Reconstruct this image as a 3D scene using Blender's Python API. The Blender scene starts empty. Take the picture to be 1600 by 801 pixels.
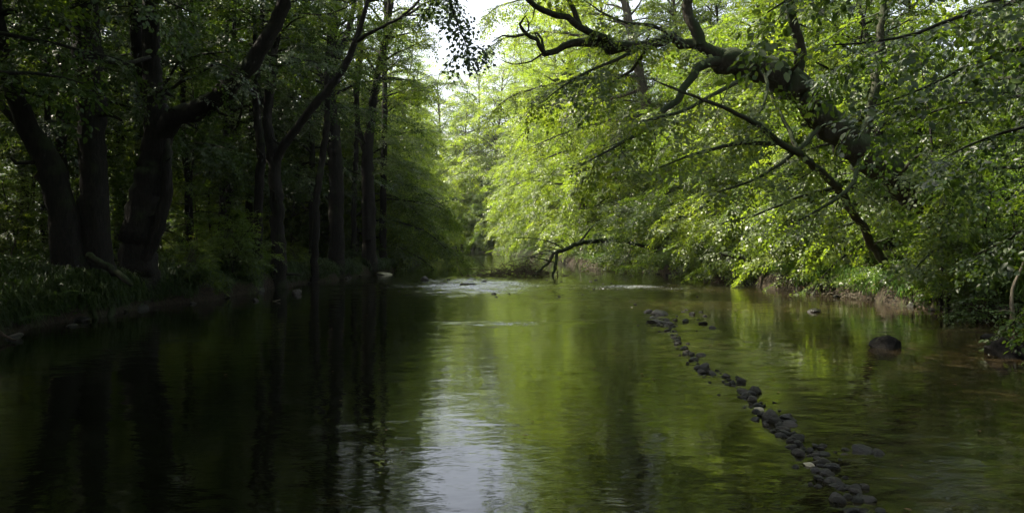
import bpy, math, random
import numpy as np
from mathutils import Vector, noise
R = math.radians
sc = bpy.context.scene
COL = sc.collection
RS = np.random.RandomState

# ------------------------------------------------------------------ camera, world, sun, exposure
FPX, CX, HY, CZ = 1256.0, 800.0, 375.0, 1.8          # focal length, centre, horizon (1600 px frame), eye height
cam_d = bpy.data.cameras.new('camera'); cam = bpy.data.objects.new('camera', cam_d); COL.objects.link(cam)
cam.location = (0, 0, CZ); cam.rotation_euler = (R(90), 0, 0)
cam_d.sensor_width = 36; cam_d.lens = 36 * FPX / 1600
cam_d.shift_y = -(400.5 - HY) / 1600
cam_d.clip_end = 3000; cam_d.clip_start = 0.05
sc.camera = cam

SUN_EL, SUN_AZ = 49, -74        # azimuth from +Y, negative = towards -X (left)
w = bpy.data.worlds.new('World'); sc.world = w; w.use_nodes = True
nt = w.node_tree; nt.nodes.clear()
wo = nt.nodes.new('ShaderNodeOutputWorld'); bg = nt.nodes.new('ShaderNodeBackground'); sky = nt.nodes.new('ShaderNodeTexSky')
sky.sky_type = 'NISHITA'; sky.sun_disc = False; sky.sun_elevation = R(SUN_EL); sky.sun_rotation = R(SUN_AZ)
sky.air_density = 1.0; sky.dust_density = 4.0
bg.inputs['Strength'].default_value = 0.13
hz = nt.nodes.new('ShaderNodeHueSaturation'); hz.inputs['Saturation'].default_value = .45   # milky summer sky
nt.links.new(sky.outputs[0], hz.inputs['Color']); nt.links.new(hz.outputs[0], bg.inputs[0]); nt.links.new(bg.outputs[0], wo.inputs[0])
sun_d = bpy.data.lights.new('sun', 'SUN'); sun_d.energy = 5.0; sun_d.angle = R(0.53); sun_d.color = (1, 0.91, 0.73)
sun = bpy.data.objects.new('sun', sun_d); COL.objects.link(sun)
sdir = Vector((math.sin(R(SUN_AZ)) * math.cos(R(SUN_EL)), math.cos(R(SUN_AZ)) * math.cos(R(SUN_EL)), math.sin(R(SUN_EL))))
sun.rotation_euler = sdir.to_track_quat('Z', 'Y').to_euler(); sun.location = (0, 0, 60)
sc.view_settings.view_transform = 'Standard'; sc.view_settings.look = 'None'
sc.view_settings.exposure = 1.7; sc.view_settings.gamma = 1.0
sc.render.engine = 'CYCLES'
cy = sc.cycles
cy.max_bounces = 6; cy.diffuse_bounces = 3; cy.glossy_bounces = 3; cy.transmission_bounces = 4
cy.caustics_reflective = False; cy.caustics_refractive = False
cy.use_denoising = True; cy.sample_clamp_indirect = 4.0
cy.use_adaptive_sampling = True; cy.adaptive_threshold = 0.02


def P(px, py, D):
    """pixel of the 1600 px photograph + forward distance -> world point"""
    return Vector(((px - CX) / FPX * D, D, CZ - (py - HY) / FPX * D))


# ------------------------------------------------------------------ materials
def new_mat(name):
    m = bpy.data.materials.new(name); m.use_nodes = True
    n = m.node_tree.nodes; b = n.get('Principled BSDF')
    return m, m.node_tree, n, m.node_tree.links, b


def ramp(n, stops):
    r = n.new('ShaderNodeValToRGB'); e = r.color_ramp.elements
    while len(e) < len(stops): e.new(0.5)
    for k, (p, c) in enumerate(stops):
        e[k].position = p; e[k].color = (*c, 1)
    return r


def leaf_mat(name, c0, c1, c2, trans, tcol, rough=0.42, spec=0.5):
    m, t, n, l, b = new_mat(name)
    g = n.new('ShaderNodeNewGeometry'); oi = n.new('ShaderNodeObjectInfo')
    tc = n.new('ShaderNodeTexCoord'); ns = n.new('ShaderNodeTexNoise'); ns.inputs['Scale'].default_value = 0.55; ns.inputs['Detail'].default_value = 3
    l.new(g.outputs['Position'], ns.inputs['Vector'])
    a = n.new('ShaderNodeMath'); a.operation = 'MULTIPLY_ADD'; a.inputs[1].default_value = 0.45
    l.new(g.outputs['Random Per Island'], a.inputs[0])
    a2 = n.new('ShaderNodeMath'); a2.operation = 'MULTIPLY_ADD'; a2.inputs[1].default_value = 1.15; a2.inputs[2].default_value = -0.36
    l.new(ns.outputs['Fac'], a2.inputs[0]); l.new(a2.outputs[0], a.inputs[2])
    a3 = n.new('ShaderNodeMath'); a3.operation = 'MULTIPLY_ADD'; a3.inputs[1].default_value = 0.22; l.new(oi.outputs['Random'], a3.inputs[0]); l.new(a.outputs[0], a3.inputs[2])
    rp = ramp(n, [(0.1, c0), (0.55, c1), (1.0, c2)]); l.new(a3.outputs[0], rp.inputs[0])
    l.new(rp.outputs[0], b.inputs['Base Color']); b.inputs['Roughness'].default_value = rough
    b.inputs['Specular IOR Level'].default_value = spec
    tr = n.new('ShaderNodeBsdfTranslucent')
    mx = n.new('ShaderNodeMix'); mx.data_type = 'RGBA'; mx.blend_type = 'MULTIPLY'; mx.inputs[0].default_value = 1.0
    l.new(rp.outputs[0], mx.inputs[6]); mx.inputs[7].default_value = (*tcol, 1); l.new(mx.outputs[2], tr.inputs[0])
    ms = n.new('ShaderNodeMixShader'); ms.inputs[0].default_value = trans
    l.new(b.outputs[0], ms.inputs[1]); l.new(tr.outputs[0], ms.inputs[2])
    l.new(ms.outputs[0], n['Material Output'].inputs['Surface'])
    return m


TC = (3.4, 3.25, 1.05)
LEAF = {
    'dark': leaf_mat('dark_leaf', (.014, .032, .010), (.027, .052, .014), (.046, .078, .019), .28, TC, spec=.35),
    'mid': leaf_mat('mid_leaf', (.018, .036, .009), (.052, .084, .016), (.104, .134, .023), .45, TC, spec=.4),  # low end darkened so clump noise paints in shaded gaps
    'yellow': leaf_mat('sunlit_yellow_leaf', (.048, .080, .014), (.082, .122, .021), (.125, .160, .028), .50, TC),  # brighter yellow base colour, standing in for sun coming through the foliage
    'gloss': leaf_mat('glossy_leaf', (.026, .054, .011), (.050, .086, .015), (.086, .122, .020), .42, TC, rough=.4, spec=.5),
    'near': leaf_mat('near_leaf', (.012, .027, .008), (.030, .055, .012), (.066, .098, .018), .36, TC, rough=.42, spec=.4),
    'herb': leaf_mat('herb_leaf', (.020, .050, .012), (.040, .085, .018), (.080, .130, .026), .40, TC, rough=.5, spec=.35),
    'dry': leaf_mat('dry_leaf', (.06, .035, .018), (.12, .075, .035), (.20, .14, .07), .2, (1.6, 1.2, .8), rough=.7, spec=.2),
}


def bark_mat(name, c0, c1, moss=0.0, scale=1.0):
    m, t, n, l, b = new_mat(name)
    tc = n.new('ShaderNodeTexCoord'); mp = n.new('ShaderNodeMapping'); mp.inputs['Scale'].default_value = (9 * scale, 9 * scale, 1.6 * scale)
    l.new(tc.outputs['Object'], mp.inputs[0])
    ns = n.new('ShaderNodeTexNoise'); ns.inputs['Scale'].default_value = 2.2; ns.inputs['Detail'].default_value = 8; ns.inputs['Roughness'].default_value = .65
    l.new(mp.outputs[0], ns.inputs[0])
    rp = ramp(n, [(0.3, c0), (0.7, c1)]); l.new(ns.outputs['Fac'], rp.inputs[0])
    ns2 = n.new('ShaderNodeTexNoise'); ns2.inputs['Scale'].default_value = 1.7; ns2.inputs['Detail'].default_value = 6
    l.new(tc.outputs['Object'], ns2.inputs[0])
    geo = n.new('ShaderNodeNewGeometry'); sx = n.new('ShaderNodeSeparateXYZ'); l.new(geo.outputs['Normal'], sx.inputs[0])
    ad = n.new('ShaderNodeMath'); ad.operation = 'MULTIPLY_ADD'; ad.inputs[1].default_value = .35; l.new(sx.outputs[2], ad.inputs[0]); l.new(ns2.outputs['Fac'], ad.inputs[2])
    mr = n.new('ShaderNodeMapRange'); mr.inputs[1].default_value = .72 - moss * .4; mr.inputs[2].default_value = .85 - moss * .3
    l.new(ad.outputs[0], mr.inputs[0])
    mix = n.new('ShaderNodeMix'); mix.data_type = 'RGBA'; l.new(mr.outputs[0], mix.inputs[0]); l.new(rp.outputs[0], mix.inputs[6]); mix.inputs[7].default_value = (.022, .034, .010, 1)
    l.new(mix.outputs[2], b.inputs['Base Color']); b.inputs['Roughness'].default_value = .85; b.inputs['Specular IOR Level'].default_value = .25
    bp = n.new('ShaderNodeBump'); bp.inputs['Strength'].default_value = .8; bp.inputs['Distance'].default_value = .05
    l.new(ns.outputs['Fac'], bp.inputs['Height']); l.new(bp.outputs[0], b.inputs['Normal'])
    return m


BARK = {'dark': bark_mat('dark_bark', (.005, .0045, .004), (.022, .018, .014), .3),
        'grey': bark_mat('grey_bark', (.035, .030, .022), (.10, .085, .062), .3),
        'moss': bark_mat('mossy_bark', (.022, .018, .012), (.06, .05, .035), .9),
        'dead': bark_mat('dead_wood', (.10, .085, .06), (.30, .26, .20), -.5),
        'twig': bark_mat('dead_twig', (.03, .022, .015), (.09, .065, .045), -.5)}


def rock_mat():
    m, t, n, l, b = new_mat('wet_stone')
    tc = n.new('ShaderNodeTexCoord'); oi = n.new('ShaderNodeObjectInfo')
    ns = n.new('ShaderNodeTexNoise'); ns.inputs['Scale'].default_value = 9; ns.inputs['Detail'].default_value = 8
    l.new(tc.outputs['Object'], ns.inputs[0])
    rp = ramp(n, [(0.3, (.5, .5, .5)), (0.6, (1., 1., 1.)), (.8, (2.4, 2.3, 2.1))]); l.new(ns.outputs['Fac'], rp.inputs[0])
    tint = ramp(n, [(0., (.007, .007, .006)), (.35, (.014, .011, .007)), (.6, (.022, .018, .011)), (.8, (.012, .014, .007)), (1., (.040, .036, .028))]); l.new(oi.outputs['Random'], tint.inputs[0])
    mlt = n.new('ShaderNodeMix'); mlt.data_type = 'RGBA'; mlt.blend_type = 'MULTIPLY'; mlt.inputs[0].default_value = 1.; l.new(tint.outputs[0], mlt.inputs[6]); l.new(rp.outputs[0], mlt.inputs[7])
    l.new(mlt.outputs[2], b.inputs['Base Color'])
    mr = n.new('ShaderNodeMapRange'); b.inputs['Specular IOR Level'].default_value = .45; mr.inputs[3].default_value = .25; mr.inputs[4].default_value = .7; l.new(oi.outputs['Random'], mr.inputs[0]); l.new(mr.outputs[0], b.inputs['Roughness'])
    bp = n.new('ShaderNodeBump'); bp.inputs['Strength'].default_value = .8; bp.inputs['Distance'].default_value = .03
    l.new(ns.outputs['Fac'], bp.inputs['Height']); l.new(bp.outputs[0], b.inputs['Normal'])
    return m


def pale_rock_mat():
    m, t, n, l, b = new_mat('pale_stone')
    tc = n.new('ShaderNodeTexCoord'); ns = n.new('ShaderNodeTexNoise'); ns.inputs['Scale'].default_value = 7; ns.inputs['Detail'].default_value = 7
    l.new(tc.outputs['Object'], ns.inputs[0])
    rp = ramp(n, [(0.3, (.16, .14, .09)), (0.7, (.42, .38, .27))]); l.new(ns.outputs['Fac'], rp.inputs[0])
    l.new(rp.outputs[0], b.inputs['Base Color']); b.inputs['Roughness'].default_value = .6
    return m


def ground_mat():
    m, t, n, l, b = new_mat('forest_floor')
    geo = n.new('ShaderNodeNewGeometry')
    ns = n.new('ShaderNodeTexNoise'); ns.inputs['Scale'].default_value = 1.1; ns.inputs['Detail'].default_value = 9; ns.inputs['Roughness'].default_value = .62
    n2 = n.new('ShaderNodeTexNoise'); n2.inputs['Scale'].default_value = 14; n2.inputs['Detail'].default_value = 6
    l.new(geo.outputs['Position'], ns.inputs[0]); l.new(geo.outputs['Position'], n2.inputs[0])
    r1 = ramp(n, [(0.35, (.011, .009, .006)), (0.65, (.040, .030, .019))]); l.new(n2.outputs['Fac'], r1.inputs[0])
    r2 = ramp(n, [(0.35, (.014, .024, .006)), (0.7, (.045, .066, .014))]); l.new(n2.outputs['Fac'], r2.inputs[0])
    sx = n.new('ShaderNodeSeparateXYZ'); l.new(geo.outputs['Normal'], sx.inputs[0])
    ma = n.new('ShaderNodeMath'); ma.operation = 'MULTIPLY'; l.new(ns.outputs['Fac'], ma.inputs[0]); l.new(sx.outputs[2], ma.inputs[1])
    mr = n.new('ShaderNodeMapRange'); mr.inputs[1].default_value = .30; mr.inputs[2].default_value = .46; l.new(ma.outputs[0], mr.inputs[0])
    mix = n.new('ShaderNodeMix'); mix.data_type = 'RGBA'; l.new(mr.outputs[0], mix.inputs[0]); l.new(r1.outputs[0], mix.inputs[6]); l.new(r2.outputs[0], mix.inputs[7])
    l.new(mix.outputs[2], b.inputs['Base Color']); b.inputs['Roughness'].default_value = .9; b.inputs['Specular IOR Level'].default_value = .2
    bp = n.new('ShaderNodeBump'); bp.inputs['Strength'].default_value = .9; bp.inputs['Distance'].default_value = .05
    l.new(n2.outputs['Fac'], bp.inputs['Height']); l.new(bp.outputs[0], b.inputs['Normal'])
    return m


def water_mat():
    m, t, n, l, b = new_mat('river_water')
    geo = n.new('ShaderNodeNewGeometry')
    at = n.new('ShaderNodeAttribute'); at.attribute_name = 'riffle'
    sh = n.new('ShaderNodeAttribute'); sh.attribute_name = 'shallow'
    # body colour: murky olive over a brown stony bed in the shallows
    nb = n.new('ShaderNodeTexNoise'); nb.inputs['Scale'].default_value = 3.5; nb.inputs['Detail'].default_value = 6
    l.new(geo.outputs['Position'], nb.inputs[0])
    vb = n.new('ShaderNodeTexVoronoi'); vb.inputs['Scale'].default_value = 5.5; l.new(geo.outputs['Position'], vb.inputs[0])
    mm = n.new('ShaderNodeMath'); mm.operation = 'MULTIPLY_ADD'; mm.inputs[1].default_value = .45; l.new(vb.outputs['Distance'], mm.inputs[0]); l.new(nb.outputs['Fac'], mm.inputs[2])
    bed = ramp(n, [(0.4, (.006, .005, .0022)), (0.7, (.022, .016, .007)), (1., (.055, .040, .020))]); l.new(mm.outputs[0], bed.inputs[0])
    mix = n.new('ShaderNodeMix'); mix.data_type = 'RGBA'; l.new(sh.outputs['Fac'], mix.inputs[0]); mix.inputs[6].default_value = (.003, .004, .0015, 1); l.new(bed.outputs[0], mix.inputs[7])
    # white flecks where the riffle breaks: some foam, mostly painted sky sparkle
    mp0 = n.new('ShaderNodeMapping'); mp0.inputs['Scale'].default_value = (3.5, 7, 1); l.new(geo.outputs['Position'], mp0.inputs[0])
    nf = n.new('ShaderNodeTexNoise'); nf.inputs['Scale'].default_value = 3.0; nf.inputs['Detail'].default_value = 9; nf.inputs['Roughness'].default_value = .75
    l.new(mp0.outputs[0], nf.inputs[0])
    fm = n.new('ShaderNodeMath'); fm.operation = 'MULTIPLY_ADD'; fm.inputs[1].default_value = .28; l.new(at.outputs['Fac'], fm.inputs[0]); l.new(nf.outputs['Fac'], fm.inputs[2])
    fr = n.new('ShaderNodeMapRange'); fr.inputs[1].default_value = .70; fr.inputs[2].default_value = .80; l.new(fm.outputs[0], fr.inputs[0])
    mixf = n.new('ShaderNodeMix'); mixf.data_type = 'RGBA'; l.new(fr.outputs[0], mixf.inputs[0]); l.new(mix.outputs[2], mixf.inputs[6]); mixf.inputs[7].default_value = (.55, .58, .58, 1)
    l.new(mixf.outputs[2], b.inputs['Base Color'])
    ro = n.new('ShaderNodeMapRange'); ro.inputs[3].default_value = .035; ro.inputs[4].default_value = .5; l.new(fr.outputs[0], ro.inputs[0]); l.new(ro.outputs[0], b.inputs['Roughness'])
    b.inputs['IOR'].default_value = 1.40
    # ripples
    mp1 = n.new('ShaderNodeMapping'); mp1.inputs['Scale'].default_value = (1.0, 1.5, 1); l.new(geo.outputs['Position'], mp1.inputs[0])
    a = n.new('ShaderNodeTexNoise'); a.inputs['Scale'].default_value = 1.3; a.inputs['Detail'].default_value = 4; l.new(mp1.outputs[0], a.inputs[0])
    c = n.new('ShaderNodeTexNoise'); c.inputs['Scale'].default_value = 3.4; c.inputs['Detail'].default_value = 4; c.inputs['Distortion'].default_value = .5; l.new(mp1.outputs[0], c.inputs[0])
    # calm / ruffled patches
    pn = n.new('ShaderNodeTexNoise'); pn.inputs['Scale'].default_value = .35; pn.inputs['Detail'].default_value = 3; l.new(mp1.outputs[0], pn.inputs[0])
    pr = n.new('ShaderNodeMapRange'); pr.inputs[1].default_value = .38; pr.inputs[2].default_value = .65; pr.inputs[3].default_value = .25; pr.inputs[4].default_value = 1.0; l.new(pn.outputs['Fac'], pr.inputs[0])
    k1 = n.new('ShaderNodeMath'); k1.operation = 'MULTIPLY'; k1.inputs[1].default_value = .009; l.new(a.outputs['Fac'], k1.inputs[0])
    k2 = n.new('ShaderNodeMath'); k2.operation = 'MULTIPLY'; l.new(c.outputs['Fac'], k2.inputs[0])
    k3 = n.new('ShaderNodeMath'); k3.operation = 'MULTIPLY_ADD'; k3.inputs[1].default_value = .0048; l.new(pr.outputs[0], k3.inputs[0])
    k4 = n.new('ShaderNodeMath'); k4.operation = 'MULTIPLY'; k4.inputs[1].default_value = .045; l.new(at.outputs['Fac'], k4.inputs[0]); l.new(k4.outputs[0], k3.inputs[2])
    l.new(k3.outputs[0], k2.inputs[1])
    s = n.new('ShaderNodeMath'); s.operation = 'ADD'; l.new(k1.outputs[0], s.inputs[0]); l.new(k2.outputs[0], s.inputs[1])
    bp = n.new('ShaderNodeBump'); bp.inputs['Strength'].default_value = 1.0; bp.inputs['Distance'].default_value = 1.0
    l.new(s.outputs[0], bp.inputs['Height']); l.new(bp.outputs[0], b.inputs['Normal'])
    return m


M_ROCK, M_PALE, M_GROUND, M_WATER = rock_mat(), pale_rock_mat(), ground_mat(), water_mat()


# ------------------------------------------------------------------ mesh helpers
def mesh_np(name, verts, faces, mat, smooth=False):
    """verts (n,3), faces (m,k) -> mesh datablock"""
    verts = np.asarray(verts, dtype=np.float32); faces = np.asarray(faces, dtype=np.int32)
    me = bpy.data.meshes.new(name); k = faces.shape[1]; m = len(faces)
    me.vertices.add(len(verts)); me.vertices.foreach_set('co', verts.ravel())
    me.loops.add(m * k); me.loops.foreach_set('vertex_index', faces.ravel())
    me.polygons.add(m); me.polygons.foreach_set('loop_start', np.arange(0, m * k, k, dtype=np.int32))
    if smooth: me.polygons.foreach_set('use_smooth', np.ones(m, dtype=bool))
    me.update(calc_edges=True); me.materials.append(mat)
    return me


def link(name, data, parent=None, loc=None, **props):
    o = bpy.data.objects.new(name, data); COL.objects.link(o)
    if parent is not None: o.parent = parent
    if loc is not None: o.location = loc
    for k, v in props.items():
        if v is not None: o[k] = v
    return o


def resample(pts, radii, step):
    """Catmull-Rom through the points, at about `step` spacing"""
    pts = [np.array(p, float) for p in pts]; n = len(pts); outp, outr = [], []
    for i in range(n - 1):
        p0 = pts[max(i - 1, 0)]; p1 = pts[i]; p2 = pts[i + 1]; p3 = pts[min(i + 2, n - 1)]
        k = max(1, int(np.linalg.norm(p2 - p1) / step))
        for j in range(k):
            t = j / k
            outp.append(.5 * (2 * p1 + (p2 - p0) * t + (2 * p0 - 5 * p1 + 4 * p2 - p3) * t * t + (3 * p1 - p0 - 3 * p2 + p3) * t ** 3))
            outr.append(radii[i] * (1 - t) + radii[i + 1] * t)
    outp.append(pts[-1]); outr.append(radii[-1])
    return np.array(outp), np.array(outr)


class Tubes:
    def __init__(s): s.v = []; s.f = []; s.n = 0

    def add(s, pts, radii, sides=6, rough=0.0, rng=None, flare=0.0):
        pts = np.asarray(pts, float); radii = np.asarray(radii, float).copy(); n = len(pts)
        if n < 2: return
        tan = np.gradient(pts, axis=0); tan /= np.linalg.norm(tan, axis=1)[:, None] + 1e-9
        ref = np.array([0, 0, 1.]) if abs(tan[0][2]) < .9 else np.array([1., 0, 0])
        u = np.cross(tan[0], ref); u /= np.linalg.norm(u); U = [u]
        for i in range(1, n):
            u = U[-1] - tan[i] * np.dot(U[-1], tan[i]); u /= np.linalg.norm(u) + 1e-9; U.append(u)
        U = np.array(U); V = np.cross(tan, U)
        a = np.arange(sides) / sides * 2 * math.pi
        rr = np.repeat(radii[:, None], sides, 1)
        if rough and rng is not None:
            ph = rng.rand(4) * 6.28
            z = np.cumsum(np.r_[0, np.linalg.norm(np.diff(pts, axis=0), axis=1)])[:, None]
            lob = .5 * np.sin(3 * a[None] + ph[0] + .35 * z) + .4 * np.sin(5 * a[None] + ph[1] - .8 * z) + .5 * np.sin(2 * a[None] + ph[2] + 1.1 * z)
            rr = rr * (1 + rough * lob + rough * .7 * rng.randn(n, sides))
        if flare:
            z = np.cumsum(np.r_[0, np.linalg.norm(np.diff(pts, axis=0), axis=1)])[:, None]
            fl = np.exp(-z / (radii[0] * 2.2))
            rr = rr * (1 + flare * fl * (1 + .5 * np.sin(5 * a[None] + .7) + .3 * np.sin(3 * a[None] + 2)))
        ring = pts[:, None, :] + rr[:, :, None] * (np.cos(a)[None, :, None] * U[:, None, :] + np.sin(a)[None, :, None] * V[:, None, :])
        s.v.append(ring.reshape(-1, 3))
        i = np.arange(n - 1)[:, None] * sides; j = np.arange(sides)[None]; j2 = (j + 1) % sides
        f = np.stack([i + j, i + j2, i + sides + j2, i + sides + j], -1).reshape(-1, 4) + s.n
        s.f.append(f); s.n += n * sides
        # closed tip
        tip = pts[-1] + tan[-1] * radii[-1]; s.v.append(tip[None]); b0 = s.n - sides
        s.f.append(np.stack([b0 + j[0], b0 + j2[0], np.full(sides, s.n), np.full(sides, s.n)], -1)); s.n += 1

    def mesh(s, name, mat, org=(0, 0, 0)):
        v = np.concatenate(s.v) - np.array(org); f = np.concatenate(s.f)
        # tips are triangles written as degenerate quads: build with mixed loops
        me = bpy.data.meshes.new(name); me.vertices.add(len(v)); me.vertices.foreach_set('co', v.astype(np.float32).ravel())
        tri = f[:, 2] == f[:, 3]; cnt = np.where(tri, 3, 4)
        flat = f.ravel()[np.stack([np.ones(len(f), bool)] * 3 + [~tri], -1).ravel()]
        me.loops.add(len(flat)); me.loops.foreach_set('vertex_index', flat.astype(np.int32))
        me.polygons.add(len(f)); me.polygons.foreach_set('loop_start', np.r_[0, np.cumsum(cnt)[:-1]].astype(np.int32))
        me.polygons.foreach_set('use_smooth', np.ones(len(f), bool)); me.update(calc_edges=True); me.materials.append(mat)
        return me


def nrm(v): return v / (np.linalg.norm(v, axis=-1, keepdims=True) + 1e-9)


def leaf_shape(kind):
    if kind == 'near':     # six points, folded along the midrib
        v = np.array([[0, 0, 0], [.28, -.27, .06], [.68, -.24, .05], [1, 0, -.06], [.68, .24, .05], [.28, .27, .06]])
        return v, np.array([[0, 1, 2, 3], [0, 3, 4, 5]])
    v = np.array([[0, 0, 0], [.42, -.33, .07], [1, 0, -.05], [.42, .33, .07]])
    return v, np.array([[0, 1, 2, 3]])


def make_spray(rng, L, nside, leaf, kind):
    """a flat leafy twig: returns template vertices and faces (local x along the twig, z its upper side)"""
    pos, dr, up, sz = [], [], [], []
    def run(o, d, ln, sp):
        k = max(2, int(ln / sp))
        for i in range(k):
            t = (i + .6) / k; p = o + d * ln * t; p[2] -= .22 * (np.linalg.norm(p[:2])) ** 2 / max(L, .01) * .5
            sgn = 1 if i % 2 else -1; ang = sgn * R(rng.uniform(35, 70)) if i < k - 1 else 0
            c, s_ = math.cos(ang), math.sin(ang)
            pos.append(p); dr.append(np.array([d[0] * c - d[1] * s_, d[0] * s_ + d[1] * c, rng.uniform(-.45, .1)]))
            up.append(np.array([rng.normal(0, .33), rng.normal(0, .33), 1.])); sz.append(leaf * rng.uniform(.5, 1.3))
    sp = leaf * .62
    run(np.zeros(3), np.array([1., 0, 0]), L, sp)
    for i in range(nside):
        t = .12 + .75 * i / max(nside - 1, 1); sgn = 1 if i % 2 else -1; a = sgn * R(rng.uniform(38, 60))
        run(np.array([L * t, 0, rng.uniform(-.04, .04) * L]), np.array([math.cos(a), math.sin(a), 0]), L * (.62 - .4 * t) * rng.uniform(.8, 1.15), sp)
    pos, dr, up, sz = map(np.array, (pos, dr, up, sz)); dr = nrm(dr); side = nrm(np.cross(up, dr)); up = np.cross(dr, side)
    V, F = leaf_shape(kind)
    v = pos[:, None] + sz[:, None, None] * (V[None, :, 0:1] * dr[:, None] + V[None, :, 1:2] * side[:, None] + V[None, :, 2:3] * up[:, None])
    f = (F[None] + (np.arange(len(pos)) * len(V))[:, None, None]).reshape(-1, 4)
    return v.reshape(-1, 3), f


SPRAYS = {}
def sprays(key):
    if key not in SPRAYS:
        L, ns_, leaf, kind = key; rng = RS(int(L * 1000 + leaf * 977) % 9999)
        SPRAYS[key] = [make_spray(rng, L, ns_, leaf, kind) for _ in range(6)]
    return SPRAYS[key]


class Leafage:
    def __init__(s, key): s.key = key; s.p = []; s.x = []; s.z = []; s.sc = []

    def put(s, p, x, z, scale): s.p.append(p); s.x.append(x); s.z.append(z); s.sc.append(scale)

    def mesh(s, name, mat, org=(0, 0, 0), rng=None):
        rng = rng or RS(3); T = sprays(s.key); p = np.array(s.p) - np.array(org); x = nrm(np.array(s.x)); z = np.array(s.z)
        y = nrm(np.cross(z, x)); z = np.cross(x, y); sc_ = np.array(s.sc); pick = rng.randint(0, len(T), len(p)); VV, FF, n = [], [], 0
        for k, (tv, tf) in enumerate(T):
            i = pick == k; m = int(i.sum())
            if not m: continue
            M = np.stack([x[i], y[i], z[i]], 1) * sc_[i][:, None, None]
            v = np.einsum('vk,mkj->mvj', tv, M) + p[i][:, None]
            VV.append(v.reshape(-1, 3)); FF.append((tf[None] + (np.arange(m) * len(tv))[:, None, None]).reshape(-1, 4) + n); n += m * len(tv)
        return mesh_np(name, np.concatenate(VV), np.concatenate(FF), mat)


def curve_from(start, d, length, rng, bend=(0, 0, -.15), wob=.18, n=7):
    p = np.array(start, float); d = nrm(np.array(d, float)); pts = [p.copy()]; bend = np.array(bend, float)
    for i in range(n):
        d = nrm(d + bend / n * 2 + rng.randn(3) * wob / n * 2); p = p + d * length / n; pts.append(p.copy())
    return np.array(pts)


def leafy(curve, lf, rng, spacing=.35, t0=.2, scale=1.0, droop=.25, tube=None, tilt=.35):
    """sprays alternately along a branch"""
    seg = np.linalg.norm(np.diff(curve, axis=0), axis=1); cum = np.r_[0, np.cumsum(seg)]; L = cum[-1]
    s = L * t0 + rng.rand() * spacing; k = rng.randint(2)
    while True:
        end = s >= L; ss = min(s, L * .999); i = min(np.searchsorted(cum, ss) - 1, len(seg) - 1); i = max(i, 0)
        p = curve[i] + (curve[i + 1] - curve[i]) * ((ss - cum[i]) / (seg[i] + 1e-9)); t = nrm(curve[i + 1] - curve[i])
        side = nrm(np.cross(np.array([0, 0, 1.]), t) + 1e-6)
        x = t if end else t * .75 + side * (1 if k % 2 else -1) * rng.uniform(.5, 1.1)
        x = x + rng.randn(3) * .15 + np.array([0, 0, -droop * rng.uniform(.2, 1.4)])
        z = np.array([rng.randn() * tilt, rng.randn() * tilt, 1.])
        if abs(nrm(x)[2]) > .9: z = z + np.array([rng.randn(), rng.randn(), 0])
        lf.put(p, x, z, scale * rng.uniform(.7, 1.2) * (1 - .25 * ss / L))
        if end: break
        s += spacing * rng.uniform(.7, 1.3); k += 1


def limb(start, d, length, r, tb, lf, rng, sub=.75, subl=.45, spacing=.33, droop=.25, bend=(0, 0, -.25), sides=5, fscale=1.0, t0=.25, twigs=False):
    c = curve_from(start, d, length, rng, bend, .5, 9)
    tb.add(c, np.linspace(r, r * .18, len(c)), sides)
    dress(c, r, tb, lf, rng, sub, subl * length, spacing, droop, fscale, t0)
    return c


def dress(c, r, tb, lf, rng, sub, sl, spacing, droop, fscale, t0=.25, hang=0.0):
    """secondary branches with sprays along the branch curve c"""
    seg = np.linalg.norm(np.diff(c, axis=0), axis=1); cum = np.r_[0, np.cumsum(seg)]; L = cum[-1]
    n = max(2, int(L * (1 - t0) / sub)); k = rng.randint(2)
    for j in range(n):
        s = L * (t0 + (1 - t0) * (j + rng.rand() * .8) / n); s = min(s, L * .99); i = max(0, min(np.searchsorted(cum, s) - 1, len(seg) - 1))
        p = c[i] + (c[i + 1] - c[i]) * ((s - cum[i]) / (seg[i] + 1e-9)); t = nrm(c[i + 1] - c[i])
        side = nrm(np.cross(np.array([0, 0, 1.]), t) + 1e-6); k += 1
        d = t * rng.uniform(.3, .9) + side * (1 if k % 2 else -1) + np.array([0, 0, rng.uniform(-.35, .3) - hang])
        ln = sl * rng.uniform(.5, 1.15) * (1 - .55 * s / L)
        if ln < .3: continue
        cc = curve_from(p, d, ln, rng, (0, 0, -.25 - hang), .5, 6)
        rr = r * .3 * (1 - .6 * s / L); tb.add(cc, np.linspace(rr, rr * .25, len(cc)), 3)
        leafy(cc, lf, rng, spacing, .12, fscale, droop)
    leafy(c, lf, rng, spacing, max(t0, .45), fscale, droop)


# ------------------------------------------------------------------ the terrain
YL = np.array([-60, 0, 15, 21, 32, 43, 60, 90, 108, 118, 135, 200, 900.])
XL_ = np.array([-10, -9.7, -9.4, -9.5, -8.6, -6.9, -7.6, -8.3, -9.5, -13, -28, -90, -800.])
YR = np.array([-60, 0, 18, 28, 38, 45, 51, 60, 80, 100, 112, 125, 200, 900.])
XR_ = np.array([13.5, 12.8, 11.3, 10.2, 9.2, 7.4, 5.2, 4.4, 2.6, 0., -3, -14, -80, -790.])
def xl(y): return np.interp(y, YL, XL_)
def xr(y): return np.interp(y, YR, XR_)


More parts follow.
